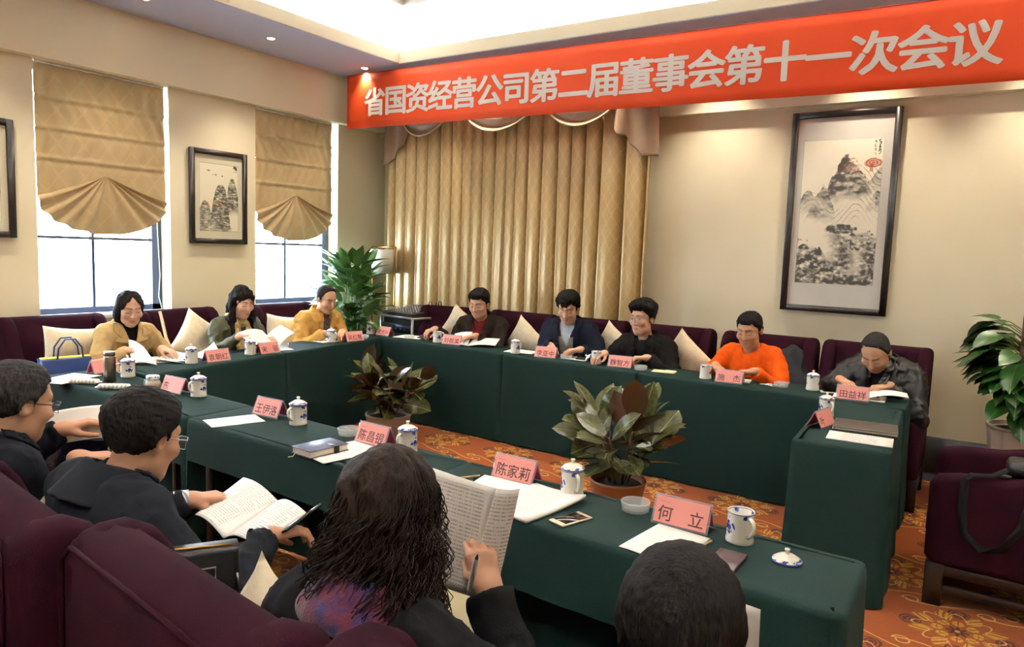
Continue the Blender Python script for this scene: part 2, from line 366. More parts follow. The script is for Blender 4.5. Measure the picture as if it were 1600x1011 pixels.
# ================================================================== TABLES AND CLOTHS
def smoothnoise(n, seed):
    r = np.random.RandomState(seed); return r.rand(n)
greencloth = M('dark_green_tablecloth'); greencloth.set(rough=0.8, sheen=0.0, spec=0.07)
greencloth.color(greencloth.mix(greencloth.noise(220, 2).step(0.3, 0.7), rgb(18, 36, 33), rgb(14, 29, 27)))
greencloth.bump(greencloth.noise(700, 2, stretch=(1, 1, 0.4)), 0.18, 0.002); greencloth = greencloth.m
tabletop_m = mat('laminate_tabletop', (120, 90, 62), 0.5, var=0.2, stretch=(8, 1, 1)); leg_m = mat('black_steel_leg', (28, 28, 30), 0.4, metal=0.6)
ZTAB = 0.75
def table_and_cloth(corners, drops, tlabel, clabel, seed=0):
    C = [Vector((x, y)) for x, y in corners]; cen = sum(C, Vector((0, 0)))/4
    t = thing('conference_table', tlabel, 'table', (cen.x, cen.y, 0), 0, 'conference tables under green cloths')
    ins = [p+(cen-p).normalized()*0.045 for p in C]; poly = [(p.x-cen.x, p.y-cen.y) for p in ins]
    MB().prism(poly, ZTAB-0.032, ZTAB-0.006, 'z', 0.003, 1, smooth=False).obj('tabletop', tabletop_m, t)
    for p in ins:
        q = (p-cen)*0.86; MB().rbox(q.x-0.017, q.x+0.017, q.y-0.017, q.y+0.017, 0.0, ZTAB-0.032, 0.004, 1).obj('leg', leg_m, t)
    # cloth: perimeter with rounded corners, rows going down
    P = []; n4 = 4; rc = 0.025
    for i in range(4):
        a, b, c_ = C[i-1], C[i], C[(i+1) % 4]
        d0 = (b-a).normalized(); d1 = (c_-b).normalized(); L = (c_-b).length
        for k in range(4):   # corner arc
            s = k/3.0; dd = (d0*(1-s)+d1*s).normalized(); nn = Vector((dd.y, -dd.x))
            cc = b-d0*rc+d1*rc; P.append((cc+nn*rc, nn, max(drops[i-1], drops[i]) if 0 < k < 3 else (drops[i-1] if k == 0 else drops[i])))
        m = max(3, int(L/0.045)); nn = Vector((d1.y, -d1.x))
        for k in range(1, m): P.append((b+d1*(rc+(L-2*rc)*k/m), nn, drops[i]))
    N = len(P); rows = [(-0.035, 0.0, 0), (-0.006, 0.0, 0), (0.003, -0.004, 0), (0.007, -0.016, 0)]
    ts = [0.03, 0.12, 0.25, 0.4, 0.55, 0.7, 0.85, 1.0]; vs = []; rs = np.random.RandomState(seed+11)
    ph = rs.rand(6)*6.28; s = 0.0; S = []
    for i in range(N):
        if i: s += (P[i][0]-P[i-1][0]).length
        S.append(s)
    for off, dz, _ in rows:
        for p, nn, d in P: q = p+nn*off; vs.append((q.x, q.y, ZTAB+dz))
    for t_ in ts:
        for i, (p, nn, d) in enumerate(P):
            d_ = max(d, 0.02); big = min(1.0, d_/0.6)
            wv = (math.sin(S[i]*2*PI/0.46+ph[0])*0.6+math.sin(S[i]*2*PI/0.27+ph[1])*0.35+math.sin(S[i]*2*PI/0.115+ph[2])*0.16)
            wv = 0.010*big*t_*(wv+0.9)+0.0015*math.sin(S[i]*2*PI/0.07+ph[3])*t_
            q = p+nn*(0.008+wv+0.012*t_*big); vs.append((q.x, q.y, ZTAB-0.016-t_*(d_-0.016)+0.004*math.sin(S[i]*5+ph[4])*t_*(1-big)))
    nr = len(rows)+len(ts); fs = [tuple(range(N))]
    for r in range(nr-1):
        for i in range(N): j = (i+1) % N; fs.append((r*N+i, (r+1)*N+i, (r+1)*N+j, r*N+j))
    mb = MB(); mb.add(vs, fs, True); mb.sm[0] = False
    o = mb.obj('tablecloth', greencloth); tag(o, clabel, 'tablecloth', 'green tablecloths'); return t
FL = 0.738
def near(x): return 2.004-0.0456*(x+3.16)
def far(x): return 2.40-0.0386*(x+3.62)
def row(x0, x1, fy0, fy1): return [(x0, fy0(x0)), (x1, fy0(x1)), (x1, fy1(x1)), (x0, fy1(x0))]
table_and_cloth(row(-4.80, -3.195, near, far), [0.24, 0.60, FL, FL], 'table under green cloth at the near left corner', 'green cloth on near left corner table, thermos flask standing on it', 1)
table_and_cloth(row(-3.185, -1.71, near, far), [0.20, 0.3, FL, FL], 'table under green cloth in middle of the near row', 'green cloth on middle near table, closed navy notebook on it', 2)
table_and_cloth(row(-1.705, -0.225, near, far), [0.23, FL, FL, 0.3], 'table under green cloth at right end of near row', 'green cloth on nearest table, white mobile phone lying on it', 3)
def lx(y): return -4.40-0.1400*(y-2.6)          # inner edge of the window-side row
def lrow(y0, y1): return [(lx(y0)-0.42, y0+0.03), (lx(y0), y0), (lx(y1), y1), (lx(y1)-0.42, y1+0.03)]
table_and_cloth(lrow(2.50, 3.70), [0.3, FL, 0.3, 0.24], 'table under green cloth on window side, nearer one', 'green cloth on window-side table before the trench coat woman', 4)
table_and_cloth(lrow(3.71, 4.955), [0.3, FL, 0.3, 0.24], 'table under green cloth on window side, farther one', 'green cloth on window-side table before tan jacket man', 5)
def bf(x): return 4.985-0.0345*(x+4.74)
def bk(x): return bf(x)+0.42
table_and_cloth(row(-5.18, -3.327, bf, bk), [FL, 0.3, 0.24, 0.5], 'table under green cloth in far corner of the ring', 'green cloth on far corner table below the flight case', 6)
table_and_cloth(row(-3.317, -2.092, bf, bk), [FL, 0.3, 0.24, 0.3], 'table under green cloth in middle of the back row', 'green cloth on middle back table before navy coat man', 7)
table_and_cloth(row(-2.082, -0.345, bf, bk), [FL, FL, 0.24, 0.3], 'table under green cloth at right end of back row', 'green cloth on right back table before orange sweater man', 8)
table_and_cloth([(-0.723, 3.624), (-0.301, 3.655), (-0.352, 4.795), (-0.775, 4.815)], [FL, FL, FL, FL], 'short table under green cloth closing right side', 'green cloth on right-hand side table with brown folder on it', 9)

# ================================================================== ARMCHAIRS
velvet = M('plum_velvet'); velvet.set(rough=0.9, sheen=0.0, spec=0.03)
velvet.b.inputs['Sheen Tint'].default_value = rgb(150, 90, 140)
velvet.color(velvet.mix(velvet.noise(9, 3).step(0.3, 0.7), rgb(32, 9, 18), rgb(25, 7, 15))); velvet.bump(velvet.noise(500, 2), 0.25, 0.002); velvet = velvet.m
def make_chair():
    t = thing('armchair', '', 'armchair', (0, 0, 0), 0, 'plum velvet armchairs round the tables')
    HW = 0.36; H = 1.03
    b = MB(); b.prism([(-0.37, 0.20), (-0.21, 0.20), (-0.205, 0.62), (-0.225, 0.98), (-0.25, 1.015), (-0.29, H), (-0.34, 1.02), (-0.375, 0.985), (-0.385, 0.62)], -HW+0.005, HW-0.005, 'x', 0.03, 3)
    o = b.obj('backrest', velvet, t)
    MB().tube([(-HW+0.035, -0.383, 0.22), (-HW+0.03, -0.388, 0.6), (-HW+0.03, -0.382, 0.97), (-HW+0.06, -0.374, 1.003), (0, -0.374, 1.006), (HW-0.06, -0.374, 1.003), (HW-0.03, -0.382, 0.97), (HW-0.03, -0.388, 0.6), (HW-0.035, -0.383, 0.22)], 0.006, 6).obj('piping', velvet, o)
    prof = [(-0.375, 0.20), (0.255, 0.20), (0.28, 0.24), (0.282, 0.60), (0.26, 0.648), (0.20, 0.665), (0.08, 0.674), (-0.01, 0.70), (-0.085, 0.77), (-0.135, 0.86), (-0.172, 0.95), (-0.205, 1.0), (-0.255, 1.03), (-0.31, 1.03), (-0.36, 1.005), (-0.378, 0.96)]
    for s in (-1, 1):
        x0, x1 = (s*HW, s*(HW-0.10)) if s < 0 else (HW-0.10, HW)
        MB().prism(prof, x0, x1, 'x', 0.038, 4).obj('arm_wing', velvet, t)
    MB().rbox(-0.265, 0.265, -0.22, 0.285, 0.29, 0.455, 0.045, 3).obj('seat_cushion', velvet, t)
    MB().rbox(-0.27, 0.27, -0.25, 0.265, 0.19, 0.30, 0.015, 2).obj('seat_base', velvet, t)
    for x in (-0.33, 0.33):
        for y in (-0.34, 0.245): MB().rbox(x-0.028, x+0.028, y-0.028, y+0.028, 0.0, 0.215, 0.004, 1).obj('leg', darkwood, t)
    for x in (-0.33, 0.33):
        MB().rbox(x-0.02, x+0.02, -0.33, 0.24, 0.155, 0.205, 0.004, 1).obj('rail', darkwood, t); MB().rbox(x-0.016, x+0.016, -0.33, 0.24, 0.065, 0.105, 0.004, 1).obj('rail', darkwood, t)
    for y in (-0.335, 0.245): MB().rbox(-0.32, 0.32, y-0.018, y+0.018, 0.155, 0.2, 0.004, 1).obj('rail', darkwood, t)
    return t
chair0 = make_chair(); _first = [True]
def chair(x, y, rz, label):
    if _first[0]:
        _first[0] = False; chair0.location = (x, y, 0); chair0.rotation_euler = (0, 0, rz); chair0['label'] = label; return chair0
    return dup(chair0, (x, y, 0), rz, label)
R90 = PI/2
def nchair(x, label, th=-0.12):
    cx, cy = x+0.02-0.36, 1.07-0.38; c_, s_ = math.cos(th), math.sin(th)       # turned slightly about the rear left corner
    chair(cx+0.36*c_-0.38*s_, cy+0.36*s_+0.38*c_, th, label).scale = (1, 1, 0.985)
chair(-5.39, 2.52, -R90, 'plum armchair under near window with blue handbag on it')
chair(-5.39, 3.49, -R90+0.03, 'plum armchair under the picture between windows, woman in green seated')
chair(-5.39, 4.56, -R90, 'plum armchair under far window, seating man in tan jacket')
chair(-4.38, 5.45, PI+0.25, 'plum armchair at left end of back row, by flight case')
chair(-3.665, 5.505, PI, 'empty plum armchair with cushion in front of the curtain')
chair(-2.93, 5.505, PI, 'plum armchair before curtain seating man in navy coat')
chair(-2.17, 5.505, PI, 'plum armchair seating man with glasses, curtain edge behind')
chair(-1.375, 5.505, PI, 'plum armchair seating the man in orange sweater')
chair(-0.625, 5.52, PI, 'plum armchair below tall painting seating man in black leather jacket')
nchair(-2.69, 'plum armchair at left edge, man with glasses seen from side')
nchair(-1.96, 'plum armchair seating man from behind who holds open booklet')
nchair(-1.225, 'plum armchair seating curly haired woman, back towards the viewer')
nchair(-0.49, 'plum armchair seating short haired man at the bottom edge')
chair(0.25, 4.23, R90, 'plum armchair at right edge with black bag strap over arm').scale = (1, 1.4, 0.97)

# ================================================================== CUSHIONS
cream = M('cream_linen'); cream.set(rough=0.85, sheen=0.2)
cream.color(cream.mix(cream.noise(30, 3).step(0.3, 0.7), rgb(226, 212, 182), rgb(214, 198, 166))); cream.bump(cream.noise(260, 3), 0.25, 0.003); cream = cream.m
def cushion_mesh(w=0.40, th=0.13, seed=0):
    rs = np.random.RandomState(seed); ph = rs.rand(8)*6.28; n = 19
    mb = MB(); vs = []; idx = {}
    for side in (1, -1):
        for j in range(n):
            for i in range(n):
                u = i/(n-1)*2-1; v = j/(n-1)*2-1
                pin = 1-0.10*(1-u*u)*(abs(v)**3); pin2 = 1-0.10*(1-v*v)*(abs(u)**3)
                h = (max(0, 1-u**4)*max(0, 1-v**4))**0.75*th/2
                h *= 1+0.10*math.sin(3.1*u+2*v+ph[0])+0.07*math.sin(5*v-3*u+ph[1])
                h += 0.004*math.sin(9*u+4*v*v+ph[2])*(1-u*u)*(1-v*v)
                idx[(side, i, j)] = len(vs); vs.append((u*w/2*pin2, side*h, v*w/2*pin))
    fs = []
    for side in (1, -1):
        for j in range(n-1):
            for i in range(n-1):
                f = (idx[(side, i, j)], idx[(side, i+1, j)], idx[(side, i+1, j+1)], idx[(side, i, j+1)]); fs.append(f if side < 0 else f[::-1])
    mb.add(vs, fs, True); return mb
def cushion(loc, rot, label, seed=0, w=0.40):
    mb = cushion_mesh(w, 0.14, seed); me = mb.mesh('cushion', [cream])
    b = bmesh.new(); b.from_mesh(me); bmesh.ops.remove_doubles(b, verts=b.verts, dist=1e-5); b.to_mesh(me); b.free()
    o = link('cushion', me, None, loc, rot); tag(o, label, 'cushion', 'cream linen cushions'); return o
# (x, y, z) centre, euler: local y is the thickness axis
rad = math.radians
cushion((-5.36, 2.54, 0.745), (0, rad(4), rad(84)), 'cream cushion behind blue handbag on window-side armchair', 1, 0.46)
cushion((-5.33, 3.47, 0.79), (rad(-16), rad(34), rad(80)), 'cream cushion tilted between trench coat woman and woman in green', 2)
cushion((-5.45, 4.42, 0.74), (rad(-10), rad(8), rad(90)), 'cream cushion half hidden behind man in tan jacket', 3)
cushion((-4.17, 5.47, 0.82), (rad(12), rad(36), rad(14)), 'cream cushion behind man in dark brown jacket, leftmost of back row', 4)
cushion((-3.50, 5.58, 0.755), (rad(12), rad(38), 0), 'cream cushion on its point between brown jacket and navy coat men', 5)
cushion((-2.62, 5.60, 0.775), (rad(12), rad(38), 0), 'cream cushion between navy coat man and man with glasses', 6)
cushion((-1.98, 5.58, 0.765), (rad(12), rad(41), 0), 'cream cushion between man with glasses and orange sweater man', 7)
cushion((-2.10, 0.945, 0.70), (rad(-14), rad(38), rad(12)), 'cream cushion behind man in charcoal blazer, near left', 8)
cushion((-1.175, 0.905, 0.675), (rad(-14), rad(24), rad(-10)), 'cream cushion by curly haired woman at the bottom', 9, 0.42)
cushion((0.42, 4.25, 0.70), (rad(10), rad(10), rad(80)), 'cream cushion at right frame edge on the side armchair', 10)

# ================================================================== CURTAIN
cur = M('gold_satin_curtain'); cur.set(rough=0.34, sheen=0.0, spec=0.7, metal=0.25)
X, Y, Z = cur.xyz('Object')
lat2 = (((X*78.0+Z*40.0)*0.5).sin()*((X*78.0-Z*40.0)*0.5).sin()).abs().step(0.04, 0.22)
cur.color(cur.mix(lat2*0.40, rgb(204, 178, 128), rgb(174, 144, 94))); cur.bump(cur.noise(300, 2, stretch=(1, 1, 0.2)), 0.15, 0.002); cur = cur.m
lining = mat('taupe_satin', (150, 122, 96), 0.4, var=0.15, sheen=0.3, bump=0.1, bscale=200)
def curtain_panel(x0, x1, seed, parent):
    rs = np.random.RandomState(seed); k = [rs.rand()*6.28 for _ in range(6)]; L = x1-x0
    def fn(u, v):
        x = x0+u*L; ph = u*L*2*PI/0.160+2.2*math.sin(u*L*3.1+k[0])+1.1*math.sin(u*L*7.3+k[1]); z = 2.98-v*2.96
        amp = 0.066+0.020*math.sin(u*L*2.3+k[2]); amp *= 0.72+0.28*v
        y = 5.972-amp*(2*abs(math.sin(ph/2+0.25*math.sin(k[3]+2*v)))**0.62-1)-0.008*math.sin(2*ph+k[3]+0.5*v)+0.008*math.sin(v*3+u*9+k[4])
        return (x+0.022*math.cos(ph)+0.012*v*math.sin(ph*0.5+k[5]), y, z)
    return MB().grid(fn, 330, 22).obj('curtain_panel', cur, parent)
ct = thing('curtain', 'floor-length gold patterned curtain behind the back row', 'curtain', (0, 0, 0))
curtain_panel(-5.56, -4.06, 3, ct); curtain_panel(-4.085, -2.49, 8, ct)
MB().tube([(-5.6, 5.99, 2.99), (-2.45, 5.99, 2.99)], 0.014, 8).obj('rod', darkwood, ct)
va = thing('curtain_valance', 'taupe swag valance with tails over gold curtain', 'valance', (0, 0, 0))
def swag(x0, x1, zb, ztop=3.09, y=5.895):
    def fn(u, v):
        s = 4*u*(1-u); d = (ztop-zb)*s**0.8; z = ztop-0.04-d*v-0.0*u
        return (x0+u*(x1-x0), y-0.035*math.sin(PI*u)-0.020*math.sin(v*4.2*PI)*s-0.03*v*s, z)
    o = MB().grid(fn, 40, 44).obj('swag', lining, va)
    MB().tube([fn(i/30, 1.0) for i in range(31)], 0.009, 6).obj('swag_cord', mat('beige_cord', (206, 186, 150), 0.6), o)
for a, b, zb in ((-5.40, -4.68, 2.805), (-4.58, -3.62, 2.80), (-3.62, -2.76, 2.79)): swag(a, b, zb)
def jabot(x0, x1, steps):
    """cascading tail: steps = list of (u, zbottom)"""
    us = [s[0] for s in steps]; zs = [s[1] for s in steps]
    def fn(u, v):
        zb = float(np.interp(u, us, zs)); z = 3.09-v*(3.09-zb)
        return (x0+u*(x1-x0)+0.02*(v-0.5)*(-1 if x0 < -4 else 1), 5.885-0.018*math.sin(u*3.5*PI)*(0.4+0.6*v), z)
    MB().grid(fn, 40, 26, thick=0.004).obj('tail', lining, va)
jabot(-5.60, -5.27, [(0, 2.485), (0.22, 2.50), (0.45, 2.56), (0.52, 2.60), (0.58, 2.63), (0.85, 2.68), (1.0, 2.80)])
jabot(-2.86, -2.44, [(0, 2.72), (0.06, 2.66), (0.28, 2.64), (0.36, 2.57), (0.6, 2.50), (0.66, 2.465), (1.0, 2.455)])

# ================================================================== ROMAN BLINDS
bl = M('tan_blind_fabric'); bl.set(rough=0.6, sheen=0.2)
X, Y, Z = bl.xyz('Object')
pat = (((Y*34.0+Z*26.0)*0.5).sin()*((Y*34.0-Z*26.0)*0.5).sin()).abs().step(0.03, 0.16)
bcol = bl.mix(pat*0.35, rgb(164, 138, 96), rgb(140, 116, 78)); bl.color(bcol); bl.bump(bl.noise(40, 4), 0.3, 0.004)
tr = bl.n('ShaderNodeBsdfTranslucent'); bl.link(bcol, tr.inputs[0]); mx = bl.n('ShaderNodeMixShader'); mx.inputs[0].default_value = 0.012
bl.link(bl.b.outputs[0], mx.inputs[1]); bl.link(tr.outputs[0], mx.inputs[2]); bl.link(mx.outputs[0], bl.nt.nodes['Material Output'].inputs[0]); bl = bl.m
def roman_blind(y0, y1, label, seed, zg=2.085, zbot=1.63, zedge=1.885, gofs=0.0):
    rs = np.random.RandomState(seed); ph = rs.rand(8)*6.28; yc = (y0+y1)/2+gofs; hw = (y1-y0)/2; x0 = XW-0.035
    t = thing('roman_blind', label, 'blind', (0, 0, 0), 0, 'tan roman blinds with fan shaped bottoms')
    def swagz(u):      # lower boundary of the flat part
        q = abs(u*2-1); return zg-(zg-zedge+0.0)*(0.55*q**0.6+0.45*q*q)
    def fn(u, v):
        zt = 2.862; zb = swagz(u)-0.045*(1-abs(u*2-1)**4); z = zt-v*(zt-zb)
        x = x0+0.004*math.sin(u*26+ph[0])*math.sin(v*7+ph[1])+0.006*math.sin(u*60+3*math.sin(v*9)+ph[2])*(1-v)**0.5
        for zr in (2.62, 2.40, 2.18): x += 0.010*math.exp(-((z-zr)/0.012)**2)-0.006*math.exp(-((z-zr+0.03)/0.02)**2)
        return (x+0.012*v, y0+u*(y1-y0), z)
    MB().grid(fn, 60, 70).obj('fabric_panel', bl, t)
    def fan(u, v):
        q = u*2-1; a = q*(PI*0.5+0.10)
        ey = yc+hw*1.0*math.sin(a) if abs(a) < PI/2 else yc+hw*math.copysign(1, q)
        ez = zbot+(zedge-zbot)*(1-math.cos(a)) if abs(a) < PI/2 else zedge+(abs(a)-PI/2)*0.25
        f = v**0.9; y = yc+(ey-yc)*f; z = zg+(ez-zg)*f-0.012*math.sin(PI*f)*(abs(q)**2)
        pl = math.sin(q*26+1.2*math.sin(q*5+ph[3])); amp = 0.017*math.sin(min(1, v*1.15)*PI*0.62)
        return (x0+0.020+amp*pl+0.03*math.sin(PI*v)*(1-abs(q)), y+0.004*pl*v*(1-abs(q)), z+0.004*pl*v*v)
    MB().grid(fan, 130, 26).obj('fan_pleats', bl, t)
    MB().rbox(XW-0.06, XW-0.02, y0+0.005, y1-0.005, 2.853, 2.868, 0.003, 1).obj('headrail', mat('white_metal', (230, 230, 235), 0.4), t)
    return t
roman_blind(2.525, 3.515, 'tan roman blind on near left window', 1)
roman_blind(4.41, 5.36, 'tan roman blind on far window beside red banner', 2, 2.09, 1.635, 1.90)
roman_blind(0.64, 1.65, 'tan roman blind on the window beyond left frame edge', 3)
tag(MB().tube([(XW-0.05, 3.45, 2.2), (XW-0.055, 3.455, 1.7), (XW-0.05, 3.47, 1.3), (XW-0.04, 3.45, 1.12), (XW-0.03, 3.47, 1.02)], 0.003, 5).obj('blind_cord', mat('white_cord', (235, 235, 235), 0.6)), 'thin white pull cord hanging in near window', 'cord')

# ================================================================== PICTURES
def fbm(h, w, cells, octs=4, seed=0, ax=1.0):
    rs = np.random.RandomState(seed); out = np.zeros((h, w)); amp = 1.0; tot = 0
    for o in range(octs):
        ny, nx = max(2, int(cells*2**o*h/w/ax)+2), int(cells*2**o)+2; g = rs.rand(ny, nx)
        y = np.linspace(0, ny-1.001, h); x = np.linspace(0, nx-1.001, w); yi = y.astype(int); xi = x.astype(int); fy = (y-yi)[:, None]; fx = (x-xi)[None]
        fy = fy*fy*(3-2*fy); fx = fx*fx*(3-2*fx)
        out += amp*((g[yi][:, xi]*(1-fx)+g[yi][:, xi+1]*fx)*(1-fy)+(g[yi+1][:, xi]*(1-fx)+g[yi+1][:, xi+1]*fx)*fy); tot += amp; amp *= 0.55
    return out/tot
def sst(a, b, x): t = np.clip((x-a)/(b-a), 0, 1); return t*t*(3-2*t)
def peak(U, V, u0, v0, wl, wr, base, n, rough=0.05, ex=1.5):
    """mountain mask: apex (u0,v0), half widths at base"""
    d = np.where(U < u0, (u0-U)/wl, (U-u0)/wr); top = v0+(base-v0)*np.clip(d, 0, 3)**ex*0.9+rough*(n-0.5)*2
    return sst(0, 0.012, V-top)*sst(base+0.06, base-0.06, V+0.10*(n-0.5))
def art_large(h, w):
    V, U = np.mgrid[0:h, 0:w]; U = U/(w-1.0); V = V/(h-1.0)
    n1 = fbm(h, w, 7, 5, 1); n2 = fbm(h, w, 22, 4, 2); n3 = fbm(h, w, 9, 4, 3, 0.35); ink = np.zeros((h, w))
    for (u0, v0, wl, wr, b, k) in ((0.10, 0.345, 0.14, 0.12, 0.47, .75), (0.40, 0.235, 0.07, 0.06, 0.40, .6), (0.30, 0.315, 0.20, 0.16, 0.52, .8), (0.55, 0.10, 0.20, 0.34, 0.38, .9), (0.68, 0.19, 0.10, 0.2, 0.36, .8), (0.99, 0.20, 0.14, .1, 0.31, .8), (0.97, 0.345, 0.12, 0.1, 0.46, .75)):
        m = peak(U, V, u0, v0, wl, wr, b, n1); tex = np.clip(0.55+1.6*(n3-0.45)+1.0*(n2-0.5), 0, 1); ink = np.maximum(ink, m*k*tex)
    # clouds between the ranges: pale rolls with thin outlines
    cl = np.exp(-((V-0.475+0.05*np.sin(U*9))/0.05)**2)*(U < 0.95); cw = np.abs(np.sin(V*70+5*np.sin(U*11)+3*n1))
    ink = ink*(1-0.85*np.clip(cl, 0, 1))+0.45*cl*(cw < 0.14)
    g = sst(0.0, 0.10, U-(0.66+0.12*np.sin(V*22)))*sst(0.62, 0.2, V)*sst(0.16, 0.22, V); ink = np.maximum(ink*(1-0.6*g*(cw > 0.4)), 0.55*g*(cw < 0.16))
    # lower rocks left and right of a pale stream
    st = 0.56+0.22*np.sin((V-0.6)*7.0)+0.10*(n1-0.5); stream = np.exp(-((U-st)/0.10)**2)
    lowr = sst(0.0, 0.08, V-(0.60+0.10*np.abs(U-0.55)+0.06*(n1-0.5)))*sst(0.35, 0.62, U+0.2*(n1-.5)); lowl = sst(0, 0.05, V-(0.72+0.35*np.clip(U-0.15, 0, 1)+0.08*(n1-0.5))); low = np.maximum(np.maximum(lowr, lowl), sst(0.94, 0.98, V+0.05*(n1-.5)))
    tex = np.clip(0.45+1.8*(n2-0.45)+1.2*(n3-0.5), 0, 1); ink = np.maximum(ink, low*tex*0.95*(1-0.8*stream*(V < 0.93)))
    isl = np.exp(-(((U-0.55)/0.20)**2+((V-0.615)/0.035)**2)); ink = np.maximum(ink, sst(0.35, 0.6, isl*(0.6+n2))*tex)
    tree = ((n2 > 0.56) & (np.hypot((U-0.16)/0.18, (V-0.80)/0.09) < 1)) | ((n2 > 0.6) & (np.hypot((U-0.78)/0.2, (V-0.68)/0.08) < 1)); ink = np.maximum(ink, tree*0.85)
    ink = np.clip(ink*1.5, 0, 1)**0.62
    paper = np.array([0.83, 0.79, 0.66])*(0.97+0.05*fbm(h, w, 3, 2, 9))[..., None]
    col = paper*(1-ink[..., None])+np.array([0.045, 0.042, 0.036])*ink[..., None]
    sun = np.hypot((U-0.89)/0.115, (V-0.165)/0.032)+0.3*(n2-0.5); trunk = (np.abs(U-0.87-0.1*(V-0.2)) < 0.02)&(V > 0.17)&(V < 0.225)
    red = np.clip((sun < 1)*(0.55+0.5*(np.sin(sun*18) > 0))+trunk*0.7, 0, 1)+0.5*((n2 > 0.6)&(np.hypot((U-0.62)/0.1, (V-0.2)/0.08) < 1))+0.7*((n2 > 0.52)&(np.hypot((U-0.05)/0.09, (V-0.70)/0.02) < 1))
    red = np.clip(red, 0, 1)[..., None]; col = col*(1-red)+np.array([0.42, 0.09, 0.035])*red
    sig = (((np.abs(U-0.955) < 0.02) & (V < 0.11)) | ((np.abs(U-0.90) < 0.012) & (V < 0.115))) & (fbm(h, w, 90, 1, 5) > 0.45) & (V > 0.01)
    col[sig] = 0.03
    e = (U < 0.004)|(U > 0.996)|(V < 0.0025)|(V > 0.9975); col[e] = 0.25
    return col
def art_small(h, w, seed=3):
    V, U = np.mgrid[0:h, 0:w]; U = U/(w-1.0); V = V/(h-1.0)
    n1 = fbm(h, w, 7, 5, seed); n2 = fbm(h, w, 20, 4, seed+1); n3 = fbm(h, w, 12, 4, seed+2, 0.3); ink = np.zeros((h, w))
    for (u0, v0, wl, wr, b, k) in ((0.83, 0.20, 0.15, 0.2, 0.70, .7), (0.55, 0.30, 0.30, 0.24, 1.0, .9), (0.13, 0.56, 0.20, 0.22, 1.0, .7)):
        m = peak(U, V, u0, v0, wl, wr, b, n1, 0.03, 2.6); ink = np.maximum(ink, m*k*np.clip(0.5+1.8*(n3-0.45)+1.0*(n2-0.5), 0, 1))
    ink *= 1-0.7*np.exp(-(((U-0.35)/0.12)**2+((V-0.93)/0.1)**2))
    birds = ((np.hypot((U-0.23)/0.05, (V-0.11)/0.008) < 1)|(np.hypot((U-0.38)/0.06, (V-0.165)/0.01) < 1)|(np.hypot((U-0.58)/0.02, (V-0.175)/0.01) < 1))&(n2 > 0.48); ink = np.maximum(ink, birds*0.8)
    ink = np.clip(ink*1.5, 0, 1)**0.65
    col = np.array([0.80, 0.77, 0.60])*(1-ink[..., None])+np.array([0.05, 0.048, 0.04])*ink[..., None]
    red = (((n2 > 0.55)&(np.hypot((U-0.46)/0.1, (V-0.6)/0.05) < 1))|((n2 > 0.5)&(np.hypot((U-0.2)/0.06, (V-0.62)/0.05) < 1))|((n2 > 0.46)&(np.hypot((U-0.7)/0.14, (V-0.955)/0.02) < 1)))
    col[red] = col[red]*0.5+np.array([0.45, 0.12, 0.05])*0.5
    sig = ((np.abs(U-0.93) < 0.05)&(V < 0.10)&(V > 0.01)&(fbm(h, w, 40, 1, 5) > 0.5)); col[sig] = 0.04
    e = (U < 0.008)|(U > 0.992)|(V < 0.006)|(V > 0.994); col[e] = col[e]*0.45
    return col
artm = vmat('ink_painting', 0.7); pglass = M('picture_glass'); pglass.set(rough=0.02, trans=1.0, ior=1.25); pglass.b.inputs['Alpha'].default_value = 0.10; pglass = pglass.m
def color_grid(name, col, x0, x1, z0, z1, y, m, parent):
    h, w = col.shape[:2]; gx, gz = np.meshgrid(np.linspace(x0, x1, w), np.linspace(z1, z0, h))
    V = np.stack([gx, np.full_like(gx, y), gz], -1).reshape(-1, 3).astype(np.float32)
    i = np.arange(h*w).reshape(h, w); F = np.stack([i[1:, :-1], i[1:, 1:], i[:-1, 1:], i[:-1, :-1]], -1).reshape(-1, 4)
    return link(name, np_mesh(name, V, F, m, col.reshape(-1, 3)), parent)
def np_mesh(name, V, F, m, col=None, smooth=True):
    me = bpy.data.meshes.new(name); n = len(F); k = F.shape[1] if n else 4
    me.vertices.add(len(V)); me.vertices.foreach_set('co', np.ascontiguousarray(V, np.float32).ravel())
    me.loops.add(n*k); me.loops.foreach_set('vertex_index', F.astype(np.int32).ravel())
    me.polygons.add(n); me.polygons.foreach_set('loop_start', np.arange(0, n*k, k, dtype=np.int32)); me.polygons.foreach_set('loop_total', np.full(n, k, np.int32))
    me.polygons.foreach_set('use_smooth', np.full(n, smooth))
    if m is not None: me.materials.append(m)
    me.update(calc_edges=True)
    if col is not None:
        a = me.color_attributes.new('Col', 'FLOAT_COLOR', 'POINT'); c4 = np.ones((len(V), 4), np.float32); c4[:, :3] = col; a.data.foreach_set('color', c4.ravel())
    return me
def picture(label, w, h, fw, loc, rz, artbox, art, tilt=0.0, matcol=(206, 204, 196)):
    """local: x across, z up, picture faces -y; origin bottom centre at the wall"""
    t = thing('framed_painting', label, 'painting', loc, rz); t.rotation_euler = (tilt, 0, rz)
    for (x0, x1, z0, z1) in ((-w/2, -w/2+fw, 0, h), (w/2-fw, w/2, 0, h), (-w/2+fw, w/2-fw, 0, fw), (-w/2+fw, w/2-fw, h-fw, h)): MB().rbox(x0, x1, -0.035, -0.002, z0, z1, 0.004, 1).obj('frame_bar', blackwood, t)
    MB().box(-w/2+fw, w/2-fw, -0.014, -0.004, fw, h-fw).obj('mount', mat('mount_paper_%d' % matcol[0], matcol, 0.8, var=0.05, vscale=5), t)
    a = artbox; color_grid('painted_sheet', art, -w/2+a[0]*w, -w/2+a[1]*w, h*(1-a[3]), h*(1-a[2]), -0.0150, artm, t)
    return t
